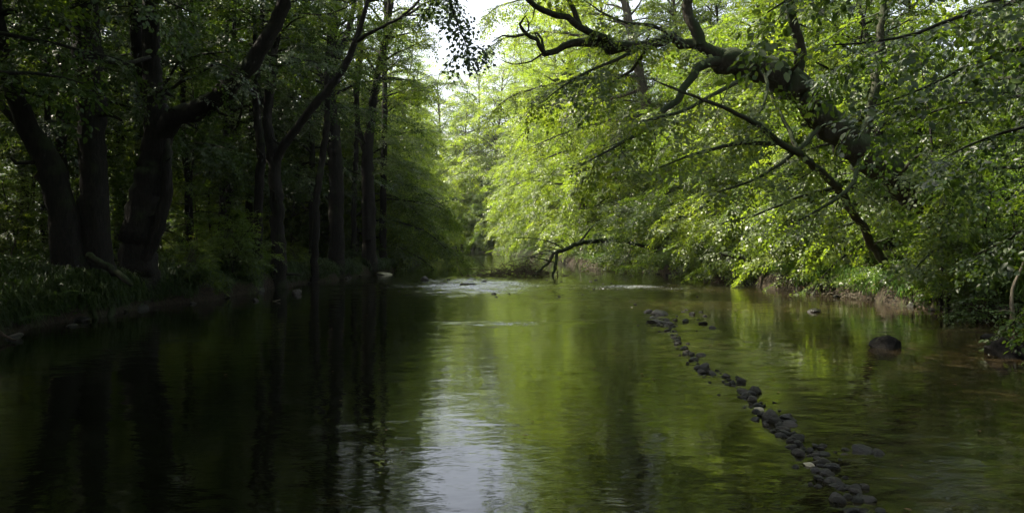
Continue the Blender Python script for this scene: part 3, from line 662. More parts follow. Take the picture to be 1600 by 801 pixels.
# near tree on the right, trunk just outside the frame, its big leaves hang into the picture
h = Hero('hazel_tree', 'near leafy tree reaching in at the right edge with big dark leaves', (13.6, 11.5, gz(13.6, 11.5) - .2), BARK['dark'], KN, LEAF['near'], 10)
p = h.stem([h.base, h.base + Vector((-.3, .1, 3)), h.base + Vector((-.8, .2, 6)), h.base + Vector((-1.2, .2, 9)), h.base + Vector((-1.2, .3, 12))], [.3, .26, .22, .16, .05], .4)
for q in ([(1800, 120, 11.5), (1690, 30, 11), (1600, -10, 10.5), (1500, 25, 10), (1400, 60, 9.6), (1300, 70, 9.4)],
          [(1800, 150, 11.5), (1700, 90, 11.5), (1600, 75, 11.5), (1520, 100, 11.3), (1440, 140, 11), (1350, 170, 10.8)],
          [(1790, 230, 11.5), (1700, 210, 12), (1600, 200, 12.2), (1520, 225, 12.2), (1470, 250, 12)],
          [(1790, 60, 11.5), (1700, -60, 10.5), (1560, -110, 10), (1400, -80, 9.5), (1280, -30, 9.2), (1200, 20, 9)],
          [(1790, 260, 11.5), (1700, 270, 12.5), (1600, 262, 13), (1530, 266, 13.2), (1490, 280, 13.3)],
          [(1790, 300, 11.5), (1700, 330, 12), (1620, 350, 12.6), (1570, 375, 13), (1520, 400, 13.3)],
          [(1780, -100, 11.5), (1650, -220, 10.5), (1500, -260, 9.5), (1300, -230, 9), (1150, -150, 8.8)],
          [(1790, 160, 11.5), (1690, 140, 12.6), (1590, 150, 13.6), (1500, 160, 14.2), (1420, 190, 14.6), (1370, 220, 14.8)],
          [(1790, 320, 11.5), (1720, 400, 11.8), (1660, 450, 12.2), (1600, 490, 12.6), (1570, 515, 12.8)], [(1790, 310, 11.5), (1740, 420, 11.2), (1680, 490, 11.4), (1620, 510, 11.8)],
          [(1790, 0, 11.5), (1660, -20, 12.6), (1540, 20, 13.6), (1440, 50, 14.2), (1350, 90, 14.6), (1290, 120, 14.8)]):
    q = [P(*a) for a in q]; h.branch(q, list(np.linspace(.05, .008, len(q))), sub=.34, sl=1.3, spacing=.24, hang=.15, t0=.15, droop=.35)
h.crown_limbs(p, 18, 4.5, .06, 0, f0=.45, bias=(-.5, 0)); h.done()

# near tree on the left, trunk outside the frame
h = Hero('riverside_tree', 'near leafy tree whose boughs hang into the upper left corner', (-12.4, 11.0, gz(-12.4, 11.0) - .2), BARK['dark'], KN, LEAF['dark'], 12)
p = h.stem([h.base, h.base + Vector((.3, .1, 3)), h.base + Vector((.6, .2, 6)), h.base + Vector((1., .2, 10)), h.base + Vector((1.2, .3, 14))], [.3, .26, .22, .16, .05], .4)
for q in ([(-280, 120, 11.2), (-150, 60, 12), (-20, 50, 12.5), (90, 70, 13), (190, 95, 13.4)],
          [(-280, 60, 11.2), (-120, -40, 12), (30, -60, 12.6), (180, -30, 13), (300, 20, 13.4)],
          [(-280, 200, 11.2), (-140, 150, 11.6), (-20, 115, 12), (60, 115, 12.3), (130, 130, 12.5)],
          [(-250, -60, 11), (-60, -180, 12), (150, -200, 13), (330, -140, 14), (430, -60, 14.6)],
          [(-250, -160, 11), (0, -300, 12), (250, -330, 13), (480, -280, 14)]):
    q = [P(*a) for a in q]; h.branch(q, list(np.linspace(.07, .012, len(q))), sub=.45, sl=1.2, spacing=.26, hang=.12, t0=.3, droop=.3)
for q in ([(-11.6, 11, 10), (-7, 12, 11.5), (-2, 13, 11.5), (3, 14, 11)], [(-11.5, 11, 11.5), (-7, 9, 13.5), (-1, 8.5, 13), (4, 9, 12)], [(-11.5, 11.2, 11), (-8, 15, 13), (-3, 18, 13.5), (2, 19, 13)],  # long boughs above the frame, added to shade the boulders and near water
          [(-11.5, 11, 12), (-8, 6, 13.5), (-3, 4, 13), (2, 4, 12)], [(-11.4, 11.2, 12.5), (-7, 12, 15), (-1, 12, 15.5), (4, 12, 15)], [(-11.4, 11.2, 12.5), (-7, 16, 15.5), (-2, 22, 16), (2, 25, 16)],
          [(-11.4, 11.2, 12), (-7, 14, 14), (-2, 15.5, 14.5), (2, 16, 14)], [(-11.4, 11, 12), (-7, 10, 15), (-2, 10, 16), (3, 10.5, 16)], [(-11.4, 11, 12), (-7, 17, 13.5), (-3, 20, 14.5), (1, 22, 14.5)]):
    h.branch([Vector(a) for a in q], [.14, .11, .07, .02], sub=.5, sl=3.4, spacing=.32, hang=.0, t0=.15, fscale=1.7)
h.crown_limbs(p, 14, 5.5, .06, 0, f0=.5, bias=(.4, .2)); h.done()

# ---- rows of trees along the banks
rg = random.Random(77)
ordn = ['first', 'second', 'third', 'fourth', 'fifth', 'sixth', 'seventh', 'eighth', 'ninth', 'tenth', 'eleventh', 'twelfth', 'thirteenth', 'fourteenth']
k = 0
for y in (28, 32, 36, 40, 45, 50, 56, 62, 69, 76, 84, 93, 101, 109):
    x = float(xr(y)) + rg.uniform(1.0, 2.0) + (1.2 if y < 42 else 4.2 if y < 80 else 4.4); kind = ['bank1', 'bank2', 'bank3', 'bank4'][k % 4]
    if y > 48: kind = ['bank2', 'bank3', 'bank2', 'bank1'][k % 4]
    place(kind, 'bank_tree', x, y, math.pi + rg.uniform(-.6, .6), rg.uniform(.85, 1.05) * (1 if y < 42 else 1.2), f'leafy tree overhanging the right bank, {ordn[k]} going upstream from the bare leaning tree', 'tree', 'trees overhanging the right bank'); k += 1
k = 0
for y in (51, 57, 64, 71, 78, 86, 94):
    x = float(xl(y)) - rg.uniform(2.4, 3.2) - (1.6 if y > 55 else 0); kind = ['bank1', 'bank2', 'bank2', 'bank3'][k % 4]  # brighter yellow leaf kinds paint light onto the shaded far left trees
    place(kind, 'bank_tree', x, y, rg.uniform(-.6, .6), rg.uniform(.95, 1.15), f'leafy tree drooping over far left bank, {ordn[k]} beyond the last dark trunk', 'tree', 'trees drooping over the far left bank'); k += 1
k = 0
for x, y, s in ((3.5, 112, 1.0), (-15, 133, 1.0), (-8.5, 127, 1.0), (-3, 124, 1.15), (2.5, 126, 1.1), (-11, 137, 1.25), (-5.5, 136, 1.2), (0, 137, 1.2)):
    place(['bank2', 'tall4', 'bank2'][k % 3], 'bank_tree', x, y, -math.pi / 2 + rg.uniform(-.5, .5), s * [1.9, 1.2, 1.8][k % 3], f'pale hazy tree closing the river bend at the far end, {ordn[k]} of its clump', 'tree', 'trees closing the far bend of the river'); k += 1  # yellow leaf kinds put the far sunlight into the crown colour

for sgn, lab, grp in ((-1, 'tall trunk standing deep in the dark wood behind the left bank', 'trees deep in the left wood'), (1, 'tall tree standing back in the wood behind the right bank', 'trees deep in the right wood')):
    for row, off in enumerate((5.5, 11, 17, 24)):
        y = -14 + row * 1.7
        while y < (97 if sgn < 0 else 112):
            e_ = float(xl(y)) if sgn < 0 else float(xr(y))
            x = e_ + sgn * (off + rg.uniform(-1.8, 1.8)); kind = rg.choice(['tall1', 'tall2', 'tall3'])
            if sgn < 0 and y < 50: kind = rg.choice(['tall1', 'tall2', 'tall2'])  # dark leaf kind favoured, painting extra shade into the left wood
            if y > 48 and rg.random() < .35: kind = 'bank3'
            s = rg.uniform(.85, 1.1) * (.82 if sgn > 0 else 1.05) * (.85 if y > 60 else 1)
            if sgn < 0 and 4 < y < 42: s *= 1.12  # near left trees enlarged to throw longer shade over the river
            if not (row == 0 and sgn < 0 and 16 < y < 25): place(kind, 'forest_tree', x, y, rg.uniform(0, 6.28), s, lab, 'tree', grp)
            y += (rg.uniform(3.0, 4.4) if sgn < 0 and y < 55 else rg.uniform(4.4, 6.8)) + row * .9
for k, (x, y, a, s) in enumerate(((7.2, 53, 3.2, .95), (5.4, 60, 3.1, 1.1), (6.4, 68, 3.3, 1.05), (5.6, 77, 3.0, 1.1), (5.0, 88, 3.1, 1.1), (3.2, 98, 3.2, 1.15))):
    place('tall4', 'tall_tree', x, y, a, s, f'tall yellow-green sunlit tree beside the sky gap on the right bank, {ordn[k]} going upstream', 'tree', 'tall sunlit trees by the sky gap')
for k, (x, y, a, s) in enumerate(((-11.2, 66, 0, .85), (-11.5, 78, .3, .9), (-12.4, 90, 0, .9))):
    place('tall4', 'tall_tree', x, y, a, s, f'tall tree rising left of the sky gap on the far left bank, {ordn[k]} going upstream', 'tree', 'tall trees by the sky gap on the left bank')
for k, (x, y, s) in enumerate(((-7.5, 118.5, .85), (-3.6, 115.5, .8), (0.2, 111.5, .85), (-11, 123, .9), (-5.5, 121, 1.0), (-1.5, 118, 1.0))):
    place(['bank2', 'bank4'][k % 2], 'low_tree', x, y, -math.pi / 2 + rg.uniform(-.4, .4), s, f'low bright leafy tree over the water at the far bend, {ordn[k]} counted from the left', 'tree', 'low trees at the far bend')
# unseen trees beside and behind the viewpoint, added to cut the sky light
for x, y, a in ((-12, 2, 0), (-11.5, 8, .2), (-13, -6, .1), (15, 3, 3.1), (15.5, -5, 3.0), (-11.8, 13.2, -.2), (16, -12, 3), (-12, -13, 0)):
    place('tall2' if x > 0 else 'tall3', 'riverside_tree', x, y, a, 1.0, 'tall unseen riverside tree added to shade the water close to the viewpoint', 'tree', 'trees close to the viewpoint')

# saplings and bushes
n = 0
for sgn, n_, lab, grp in ((-1, 46, 'leafy sapling in the dim undergrowth of the left wood', 'saplings in the left wood'), (1, 52, 'leafy sapling filling the right wood below the tall trees', 'saplings in the right wood')):
    for i in range(n_):
        y = rg.uniform(15, 75) if i % 3 else rg.uniform(20, 45); e_ = float(xl(y)) if sgn < 0 else float(xr(y))
        off = rg.uniform(3.2, 20) if sgn < 0 else rg.uniform(1.2, 15)
        place(rg.choice(['sap1', 'sap2']), 'sapling', e_ + sgn * off, y, rg.uniform(0, 6.28), rg.uniform(.7, 1.3), lab, 'sapling', grp)
for i in range(34):
    y = 31.5 + i * 2.3 + rg.uniform(-.8, .8); x = float(xr(y)) + rg.uniform(.6, 1.6) + (1.2 if y > 50 else 0)
    place(rg.choice(['bush1', 'bush2', 'bush2']), 'bush', x, y, math.pi + rg.uniform(-.8, .8), rg.uniform(.7, 1.2), 'green bush hanging over the water along the right bank', 'bush', 'bushes along the right bank')
for i in range(26):
    y = 22 + i * 3.3 + rg.uniform(-1, 1); x = float(xl(y)) - rg.uniform(.7, 2.2) - (2.2 if y > 45 else 0)
    place(rg.choice(['bush1', 'bush3', 'bush3']), 'bush', x, y, rg.uniform(0, 6.28), rg.uniform(.5, .9) * (1 if y < 45 else 1.6), 'low dark bush at the foot of the left bank trees', 'bush', 'bushes along the left bank')
for px, D, s, pn, lab in ((40, 24, 1.0, 'bush2', 'rounded green bush behind the leaning tree at the left edge'), (0, 22, .9, 'bush1', 'green bush cut by the left edge of the frame'),
                          (300, 24, .7, 'bush1', 'low leafy bush just right of the forked tree'), (360, 27, .8, 'bush2', 'leafy bush between forked tree and slim upright tree'),
                          (1500, 20, 1.2, 'bush2', 'dense bush below the great overhanging tree'), (1590, 18.5, 1.2, 'bush2', 'dense bush at the right edge above dark boulder'),
                          (1480, 22.5, .9, 'bush1', 'green bush beside the foot of the bare leaning tree'), (1555, 17.5, .9, 'bush3', 'small dark bush dipping into the water at the right edge')):
    b = base_at(px, D, 0); place(pn, 'bush', b.x, b.y, rg.uniform(0, 6), s, lab, 'bush')

# ---- the far woods that close the view (one mass)
def woods(name, boxes, n, seed):
    rng = RS(seed); lf = Leafage((2.0, 6, .26, 'far'))
    for (x0, x1, y0, y1, z1) in boxes:
        m = int(n * abs(x1 - x0) * (y1 - y0) / 3000 + 200)
        px = rng.uniform(x0, x1, m); py = rng.uniform(y0, y1, m); pz = z1 * rng.rand(m) ** .9 * (.75 + .35 * vnoise(px, py, 7, 3))
        for a, b_, c in zip(px, py, pz):
            d = rng.randn(3) * np.array([1, 1, .3]); lf.put(np.array([a, b_, c + .5]), d, np.array([rng.randn() * .4, rng.randn() * .4, 1]), rng.uniform(.7, 1.4))
    link(name, lf.mesh(name, LEAF['mid']), kind='stuff', label='distant wood closing the view behind the banks', category='wood')
woods('distant_woods', [(-60, -42, -30, 150, 21), (36, 54, -30, 150, 19), (-45, 40, 142, 160, 22), (-45, 40, -48, -30, 17)], 9000, 4)

# ---- undergrowth on the banks: herbs, grass, leaf litter
def scatter_leaves(name, label, pts, nrm_up, size, mat, rng, per=5, spread=.16, hgt=.22, kind='near'):
    V_, F_ = leaf_shape(kind); m = len(pts) * per
    p = np.repeat(pts, per, 0) + np.c_[rng.randn(m, 2) * spread, rng.rand(m) * hgt]
    az = rng.rand(m) * 6.28; dz = rng.uniform(-.5, .7, m); d = nrm(np.c_[np.cos(az), np.sin(az), dz])
    up = nrm(np.c_[rng.randn(m, 2) * .45, np.full(m, nrm_up)]); s_ = nrm(np.cross(up, d)); up = np.cross(d, s_); sz = size * rng.uniform(.5, 1.3, m)
    v = p[:, None] + sz[:, None, None] * (V_[None, :, 0:1] * d[:, None] + V_[None, :, 1:2] * s_[:, None] + V_[None, :, 2:3] * up[:, None])
    f = (F_[None] + (np.arange(m) * len(V_))[:, None, None]).reshape(-1, 4)
    return link(name, mesh_np(name, v.reshape(-1, 3), f, mat), kind='stuff', label=label, category='undergrowth')


def bank_pts(side, n, y0, y1, d0, d1, rng, pw=1.5):
    y = y0 + (y1 - y0) * rng.rand(n) ** 1.4; d = d0 + (d1 - d0) * rng.rand(n) ** pw
    x = (xl(y) - d) if side < 0 else (xr(y) + d)
    z = ground_z(x, y); k_ = (z > .12) & (vnoise(x, y, 1.1, 31) > .28)
    return np.stack([x, y, z], -1)[k_]


rng = RS(90)
scatter_leaves('undergrowth', 'low herbs and ivy covering the left bank', bank_pts(-1, 17000, 8, 60, .0, 9, rng), 1., .085, LEAF['dark'], rng)  # darker leaf colour than the right bank herbs, painted in for shade
scatter_leaves('undergrowth', 'low herbs covering the right bank', bank_pts(1, 11000, 12, 60, .0, 7, rng), 1., .08, LEAF['herb'], rng)
scatter_leaves('leaf_litter', 'brown dead leaves lying on the sunny right bank', bank_pts(1, 9000, 14, 50, -.1, 3, rng, 1.2), 2.5, .07, LEAF['dry'], rng, 2, .15, .04)


def grass(name, label, pts, rng, L=.3, per=9, droop=.5, outx=0., mt='herb'):
    m = len(pts) * per; p = np.repeat(pts, per, 0) + np.c_[rng.randn(m, 2) * .07, np.zeros(m)]
    az = rng.rand(m) * 6.28; o = np.c_[np.cos(az) + outx, np.sin(az), np.zeros(m)] * rng.uniform(.15, .7, (m, 1)); ln = L * rng.uniform(.5, 1.3, (m, 1)); wd = .006
    a = p; b_ = p + (o * .35 + [0, 0, .75]) * ln; c = p + (o * 1.1 + np.c_[np.zeros((m, 2)), 1 - droop * rng.rand(m) * 1.6]) * ln
    s_ = nrm(np.c_[-o[:, 1], o[:, 0], np.zeros(m)]) * wd * (1 + rng.rand(m, 1))
    v = np.stack([a - s_, a + s_, b_ + s_, b_ - s_, c], 1).reshape(-1, 3); i = (np.arange(m) * 5)[:, None]
    f = np.concatenate([i + np.array([[0, 1, 2, 3]]), i + np.array([[3, 2, 4, 4]])])
    me = bpy.data.meshes.new(name); me.vertices.add(len(v)); me.vertices.foreach_set('co', v.astype(np.float32).ravel())
    fl = np.concatenate([f[:m].ravel(), f[m:, :3].ravel()]); cnt = np.r_[np.full(m, 4), np.full(m, 3)]
    me.loops.add(len(fl)); me.loops.foreach_set('vertex_index', fl.astype(np.int32)); me.polygons.add(2 * m)
    me.polygons.foreach_set('loop_start', np.r_[0, np.cumsum(cnt)[:-1]].astype(np.int32)); me.update(calc_edges=True); me.materials.append(LEAF[mt])
    return link(name, me, kind='stuff', label=label, category='grass')


grass('grass', 'long grass along the edge of the left bank', bank_pts(-1, 3400, 10, 50, .02, 2.2, rng, 1.3), rng, .3, 10, .8, .5, 'dark')  # left grass darkened by leaf colour in place of shade
grass('grass', 'dim grass and weeds hanging down to the water along the left bank', bank_pts(-1, 5200, 10, 46, -.1, .9, rng, 1.), rng, .34, 10, 1.1, .8, 'dark')  # shade of the bank put into the dark leaf colour
grass('grass', 'long grass hanging over the edge of the right bank', bank_pts(1, 4200, 14, 48, -.1, 1.2, rng, 1.2), rng, .34, 10, 1.0, -.7)


# ---- ferns
def make_fern(seed, nf=9, L=.62):
    rng = RS(seed); V_, F_, n = [], [], 0
    for k in range(nf):
        az = k / nf * 6.28 + rng.rand() * .5; el = rng.uniform(.6, 1.0); ln = L * rng.uniform(.7, 1.15); N = 20
        for i in range(N):
            t = (i + 1) / N; r_ = ln * t * (math.cos(el) + .35 * t); z = ln * (math.sin(el) * t - .62 * t * t); c = np.array([math.cos(az) * r_, math.sin(az) * r_, z])
            w_ = .17 * ln / .6 * math.sin(math.pi * min(1, t * .9 + .12)) ** .8 + .01; s_ = np.array([-math.sin(az), math.cos(az), 0.]); f_ = np.array([math.cos(az), math.sin(az), -.1])
            for sg in (-1, 1):
                a = c; tip = c + s_ * sg * w_ + f_ * w_ * .35 + [0, 0, -.15 * w_]; hw = ln / N * .42
                V_ += [a - f_ * hw, (a + tip) / 2 - f_ * hw, tip, (a + tip) / 2 + f_ * hw]; F_.append([n, n + 1, n + 2, n + 3]); n += 4
    return mesh_np('fern', np.array(V_), np.array(F_), LEAF['herb'])
FERN = [make_fern(s) for s in (1, 2, 3)]
def fern(px, D, s, label, group=None):
    b = base_at(px, D, .02); o = link('fern', FERN[rg.randrange(3)], loc=b, label=label, category='fern', group=group); o.scale = (s, s, s); o.rotation_euler = (0, 0, rg.uniform(0, 6)); return o
fern(78, 17.5, 1.2, 'pale green fern on the bank below the leaning tree'); fern(112, 18.2, 1.0, 'smaller fern between the pale fern and the straight trunk')
fern(30, 16, 1.1, 'dark fern near the left edge above the water'); fern(250, 20.5, .9, 'fern on the mossy mound below the forked tree')
fern(1460, 21.6, .9, 'fern hanging by the foot of the bare leaning tree')
for i in range(22):
    D = rg.uniform(19, 42); x = float(xl(D)) - rg.uniform(.3, 4); fern(CX + x / D * FPX, D, rg.uniform(.6, 1.1), 'dim fern growing among the herbs of the left bank', 'ferns of the left bank')


# ---- rocks
def make_rock(seed, flat=.62):
    rng = random.Random(seed); off = Vector((rng.random() * 50, rng.random() * 50, rng.random() * 50))
    import bmesh
    bm = bmesh.new(); bmesh.ops.create_icosphere(bm, subdivisions=4, radius=1.0)
    pl = [(Vector((rng.gauss(0, 1), rng.gauss(0, 1), rng.gauss(0, 1))).normalized(), rng.uniform(.5, .85)) for _ in range(9)]
    for v in bm.verts:
        c = v.co.copy()
        for nn, d in pl:
            e = c.dot(nn) - d
            if e > 0: c -= nn * e * .85
        c *= 1 + .16 * noise.noise(v.co * 1.4 + off) + .06 * noise.noise(v.co * 4 + off); c.z *= flat; v.co = c
    me = bpy.data.meshes.new('stone'); bm.to_mesh(me); bm.free(); me.materials.append(M_ROCK)
    for p_ in me.polygons: p_.use_smooth = True
    return me
ROCKS = [make_rock(s, f) for s, f in ((1, .6), (2, .5), (3, .7), (4, .55), (5, .8), (6, .65), (7, .45))]
def rock(x, y, s, label, group=None, sx=1., sz=1., z=None, me=None, name='stone', mat=None):
    o = link(name, me or ROCKS[rg.randrange(7)], loc=(x, y, s * .0 if z is None else z), label=label, category='stone', group=group)
    o.scale = (s * sx, s, s * sz); o.rotation_euler = (rg.uniform(-.3, .3), rg.uniform(-.3, .3), rg.uniform(0, 6.28) if sx == 1. else rg.uniform(-.3, .3))
    if mat: o.material_slots[0].link = 'OBJECT'; o.material_slots[0].material = mat
    return o
def wp(px, py): D = CZ * FPX / (py - HY); return (px - CX) / FPX * D, D
def rock_px(px, py, wpx, label, **k):
    x, y = wp(px, py); return rock(x, y, wpx / FPX * y / 2, label, **k)

M_SHADE_ROCK = M_ROCK.copy(); M_SHADE_ROCK.name = 'shaded_stone'  # stone copy darkened and dulled: shade on the boulders put into the colour
for e_ in [q for q in M_SHADE_ROCK.node_tree.nodes if q.type == 'VALTORGB'][1].color_ramp.elements: e_.color = (.006, .0055, .005, 1)
bn = M_SHADE_ROCK.node_tree; bb = bn.nodes['Principled BSDF']; bn.links.remove(bb.inputs['Roughness'].links[0]); bb.inputs['Roughness'].default_value = .85; bb.inputs['Specular IOR Level'].default_value = .12
rock_px(1385, 543, 54, 'big dark flat-topped boulder alone in the shallow water', sx=1.1, sz=.85, me=ROCKS[2], name='boulder', mat=M_SHADE_ROCK)
rock_px(1578, 556, 74, 'large shade-darkened boulder at the right edge below the bushes', sx=1.1, sz=1.1, me=ROCKS[2], name='boulder', mat=M_SHADE_ROCK)
rock_px(1275, 487, 26, 'small stone with a ripple in front of the sunny bank', sz=.6)
rock_px(1545, 528, 26, 'dark stone just left of the boulder at the right edge', mat=M_SHADE_ROCK)
rock_px(665, 438, 16, 'dark stone standing above the riffle, farthest left of its row', sz=1.1)
rock_px(692, 443, 13, 'low dark stone second in the row across the riffle', sz=.8)
rock_px(732, 445, 24, 'long flat dark stone breaking the bright riffle', sx=1.2, sz=.5)
rock_px(757, 440, 11, 'tiny dark stone at the right end of the riffle row')
rock_px(738, 437, 16, 'thin dark stone just behind the long flat one in the riffle', sz=.4)
rock_px(605, 429, 22, 'pale flat stone lying at the edge of the left bank', sx=1.3, sz=.35, mat=M_PALE)
rock_px(465, 459, 18, 'greyish rounded stone at the water edge of the left bank')
rock_px(400, 470, 14, 'dim small stone by the left bank below the herbs')
rock_px(1032, 491, 30, 'dark wet stone at the upstream tip of the stone row', sz=.9, me=ROCKS[0])
rock_px(1025, 503, 30, 'long dark stone lying second in the stone row', sx=1.3, sz=.7)
rock_px(1045, 507, 18, 'dark stone tucked behind the second stone of the row')
rock_px(1098, 505, 18, 'low dark stone standing off the row to the right', sz=.7)
rock_px(1113, 512, 12, 'small stone farthest off the upstream end of the row')
rock_px(1082, 491, 10, 'tiny stone upstream right of the tip of the row')
rock_px(1072, 502, 12, 'small stone between the tip of the row and the stray ones')
rock_px(1187, 641, 20, 'pale yellowish stone in the lower part of the stone row', mat=M_PALE, sz=.8)
rock_px(1208, 655, 34, 'grey rounded stone, biggest in the lower stone row', sz=1.2, me=ROCKS[4])
rock_px(1232, 655, 28, 'dark stone beside the biggest grey stone', sz=.8)
rock_px(1180, 612, 22, 'dark pointed stone standing highest in the lower row', sz=1.3, me=ROCKS[2])
rock_px(1350, 704, 40, 'grey flat stone near the bottom with ripples round it', sz=.6)
rock_px(1372, 708, 24, 'dark stone beside the grey flat stone near the bottom')
rock_px(1322, 702, 16, 'small round black stone between row and grey flat stone')
rock_px(1264, 726, 18, 'small reddish stone at the lower end of the row', sz=.8, mat=M_PALE)
for i in range(len(WEIR) - 1):
    (a, b), (c, d) = WEIR[i], WEIR[i + 1]; L = math.hypot(c - a, d - b); m_ = int(L / 2.5) + 4
    for j in range(m_):
        t = (j + rg.random()) / m_; py = b + (d - b) * t; sp = (py - HY) / 230
        px = a + (c - a) * t + rg.gauss(0, 7.5 if rg.random() < .88 else 22) * sp; py += rg.gauss(0, 4.5) * sp
        rock_px(px, py, (6 + 15 * rg.random() ** 2.0) * (.4 + .6 * sp), 'dark wet stone in the row laid across the shallows', group='stones of the row across the shallows', sz=rg.uniform(.7, 1.2))
for i in range(24):
    px = rg.uniform(600, 1000); py = rg.uniform(436, 466)
    rock_px(px, py, rg.uniform(3, 8), 'small dark stone breaking the surface of the riffle', group='small stones in the riffle', sz=.8)
for i in range(22):
    px = rg.uniform(985, 1110); py = rg.uniform(462, 520)
    rock_px(px, py, rg.uniform(4, 9), 'small dark stone scattered at the upstream end of the row', group='small stones upstream of the row', sz=.8)
for i in range(16):
    px = rg.uniform(1240, 1400); py = rg.uniform(690, 735)
    rock_px(px, py, rg.uniform(6, 16), 'small dark stone scattered about the lower end of the row', group='small stones at the lower end of the row', sz=.8)
for i in range(17):
    y = 13 + i * 1.7 + rg.uniform(-.5, .5); x = float(xl(y)) + rg.uniform(-.25, .35)
    rock(x, y, rg.uniform(.08, .22), 'dark stone at the water edge under the left bank', 'stones under the left bank', z=.02)
for i in range(17):
    y = 17 + i * 1.6 + rg.uniform(-.5, .5); x = float(xr(y)) + rg.uniform(-.45, .1)
    rock(x, y, rg.uniform(.08, .2), 'dark stone at the water edge under the right bank', 'stones under the right bank', z=.02)


# ---- fallen wood
def stick(name, label, pts, radii, mat, extra=(), cat='branch', org=None, leaves=None, sides=8):
    tb = Tubes(); rng = RS(len(label)); p, r = resample(pts, radii, .12); p = p + rng.randn(*p.shape) * r[:, None] * .25
    tb.add(p, r, sides, .07, rng)
    for q, rr in extra:
        p, r = resample(q, rr, .12); tb.add(p + rng.randn(*p.shape) * r[:, None] * .3, r, 6, .07, rng)
    o = Vector(pts[0]); return link(name, tb.mesh(name, mat, o), loc=o, label=label, category=cat)

D = 40.5
e = stick('fallen_branch', 'mossy crooked branch dipping into the river like two legs', [P(985, 372, 43), P(940, 376, 42), P(905, 380, 41), P(882, 390, 40.6), P(866, 396, 40.5), P(860, 408, 40.4), P(848, 418, 40.2), P(832, 433, 40)],
          [.11, .11, .11, .10, .10, .08, .06, .04], BARK['moss'],
          [([P(868, 394, 40.5), P(870, 404, 40.4), P(868, 416, 40.3), P(862, 434, 40.2)], [.11, .09, .08, .07]),
           ([P(905, 380, 41), P(915, 366, 41), P(935, 345, 41.2), P(960, 330, 41.5)], [.07, .06, .04, .02]),
           ([P(860, 408, 40.4), P(845, 404, 40), P(825, 400, 39.6)], [.04, .03, .01]), ([P(882, 390, 40.6), P(860, 378, 40), P(830, 372, 39.5), P(800, 372, 39)], [.04, .03, .02, .01])] + [([P(900 - i * 9, 382 + i * 3, 40.8), P(895 - i * 11, 372 + i * 5, 40.4), P(884 - i * 14, 366 + i * 7 + (i % 3) * 6, 40), P(870 - i * 15, 368 + i * 8 + (i % 2) * 9, 39.7)], [.025, .018, .012, .005]) for i in range(7)])
# driftwood heap
tb = Tubes(); rng = RS(5); o = P(812, 427, 40.5)
for i in range(340):
    a = rng.uniform(0, 6.28); c = np.array(o) + np.array([rng.normal(0, .95), rng.normal(0, .5), 0]); c[2] = .0 + abs(rng.normal(0, .32)) * (1 - min(1, abs(c[0] - o.x) / 2.4))
    L = rng.uniform(.3, 1.4); d = np.array([math.cos(a), math.sin(a) * .6, rng.uniform(-.05, .75) if rng.rand() < .45 else rng.uniform(-.1, .15)])
    q = curve_from(c, d, L, rng, (0, 0, -.1), .6, 5); r_ = rng.uniform(.006, .022); tb.add(q, np.linspace(r_, r_ * .3, len(q)), 4)
link('driftwood_heap', tb.mesh('driftwood_heap', BARK['twig'], o), loc=o, label='heap of brown twigs caught in the water beside the crooked branch', category='driftwood')

stick('mossy_log', 'bright mossy log jutting from the sunny right bank', [P(1215, 412, 31), P(1185, 405, 31), P(1150, 399, 31.2), P(1125, 395, 31.4)], [.15, .15, .13, .07], BARK['moss'], cat='log')
stick('mossy_log', 'thin mossy log slanting behind the crooked branch', [P(1030, 388, 41), P(1000, 383, 41), P(975, 377, 41.2), P(955, 376, 41.4)], [.10, .09, .08, .04], BARK['moss'], cat='log')
stick('dead_branch', 'pale bare stick standing upright at the right edge', [P(1583, 508, 16.5), P(1584, 488, 16.5), P(1580, 465, 16.5), P(1586, 440, 16.5), P(1596, 418, 16.5), P(1606, 385, 16.5)], [.05, .045, .035, .03, .02, .008], BARK['dead'], [([P(1583, 488, 16.5), P(1570, 484, 16.4), P(1560, 486, 16.3)], [.02, .015, .006])])
stick('dead_branch', 'pale stick sloping down the sunny bank to the water', [P(1305, 440, 27), P(1315, 452, 26.8), P(1332, 462, 26.6), P(1345, 470, 26.4)], [.03, .03, .025, .015], BARK['dead'])
stick('dead_branch', 'pale crossed stick lying lower on the sunny bank', [P(1290, 455, 27), P(1310, 460, 26.6), P(1335, 467, 26.2)], [.025, .02, .012], BARK['dead'])
stick('dead_branch', 'thin pale stick lying up the sunny bank', [P(1312, 392, 28), P(1330, 400, 27.6), P(1352, 408, 27.2)], [.02, .02, .01], BARK['dead'])
stick('dead_branch', 'pale stick leaning above the crossed sticks', [P(1350, 430, 26.5), P(1365, 445, 26), P(1360, 465, 25.8)], [.02, .02, .01], BARK['dead'])
stick('dead_branch', 'thin pale stick poking from the water near the left bank', [P(408, 479, 24), P(420, 473, 23.8), P(438, 468, 23.6)], [.03, .02, .01], BARK['dead'])
stick('dead_branch', 'dim curved stick in front of the bank at the left edge', [P(-20, 505, 14.6), P(2, 520, 14.4), P(20, 530, 14.2), P(26, 531, 14.1)], [.03, .03, .02, .01], BARK['twig'])
stick('dead_branch', 'short stick floating right of the crooked branch', [P(925, 431, 38), P(935, 429, 37.8), P(942, 428, 37.5)], [.025, .02, .01], BARK['twig'])
stick('dead_branch', 'pale branch trailing at the far left bank', [P(680, 392, 84), P(690, 389, 84), P(700, 386, 84), P(712, 388, 84)], [.09, .08, .06, .03], BARK['dead'])
stick('fallen_log', 'mossy log sloping down the left bank below the forked tree', [P(140, 398, 19.3), P(165, 415, 19), P(190, 432, 18.7), P(205, 445, 18.5)], [.08, .09, .08, .05], BARK['dark'], cat='log')

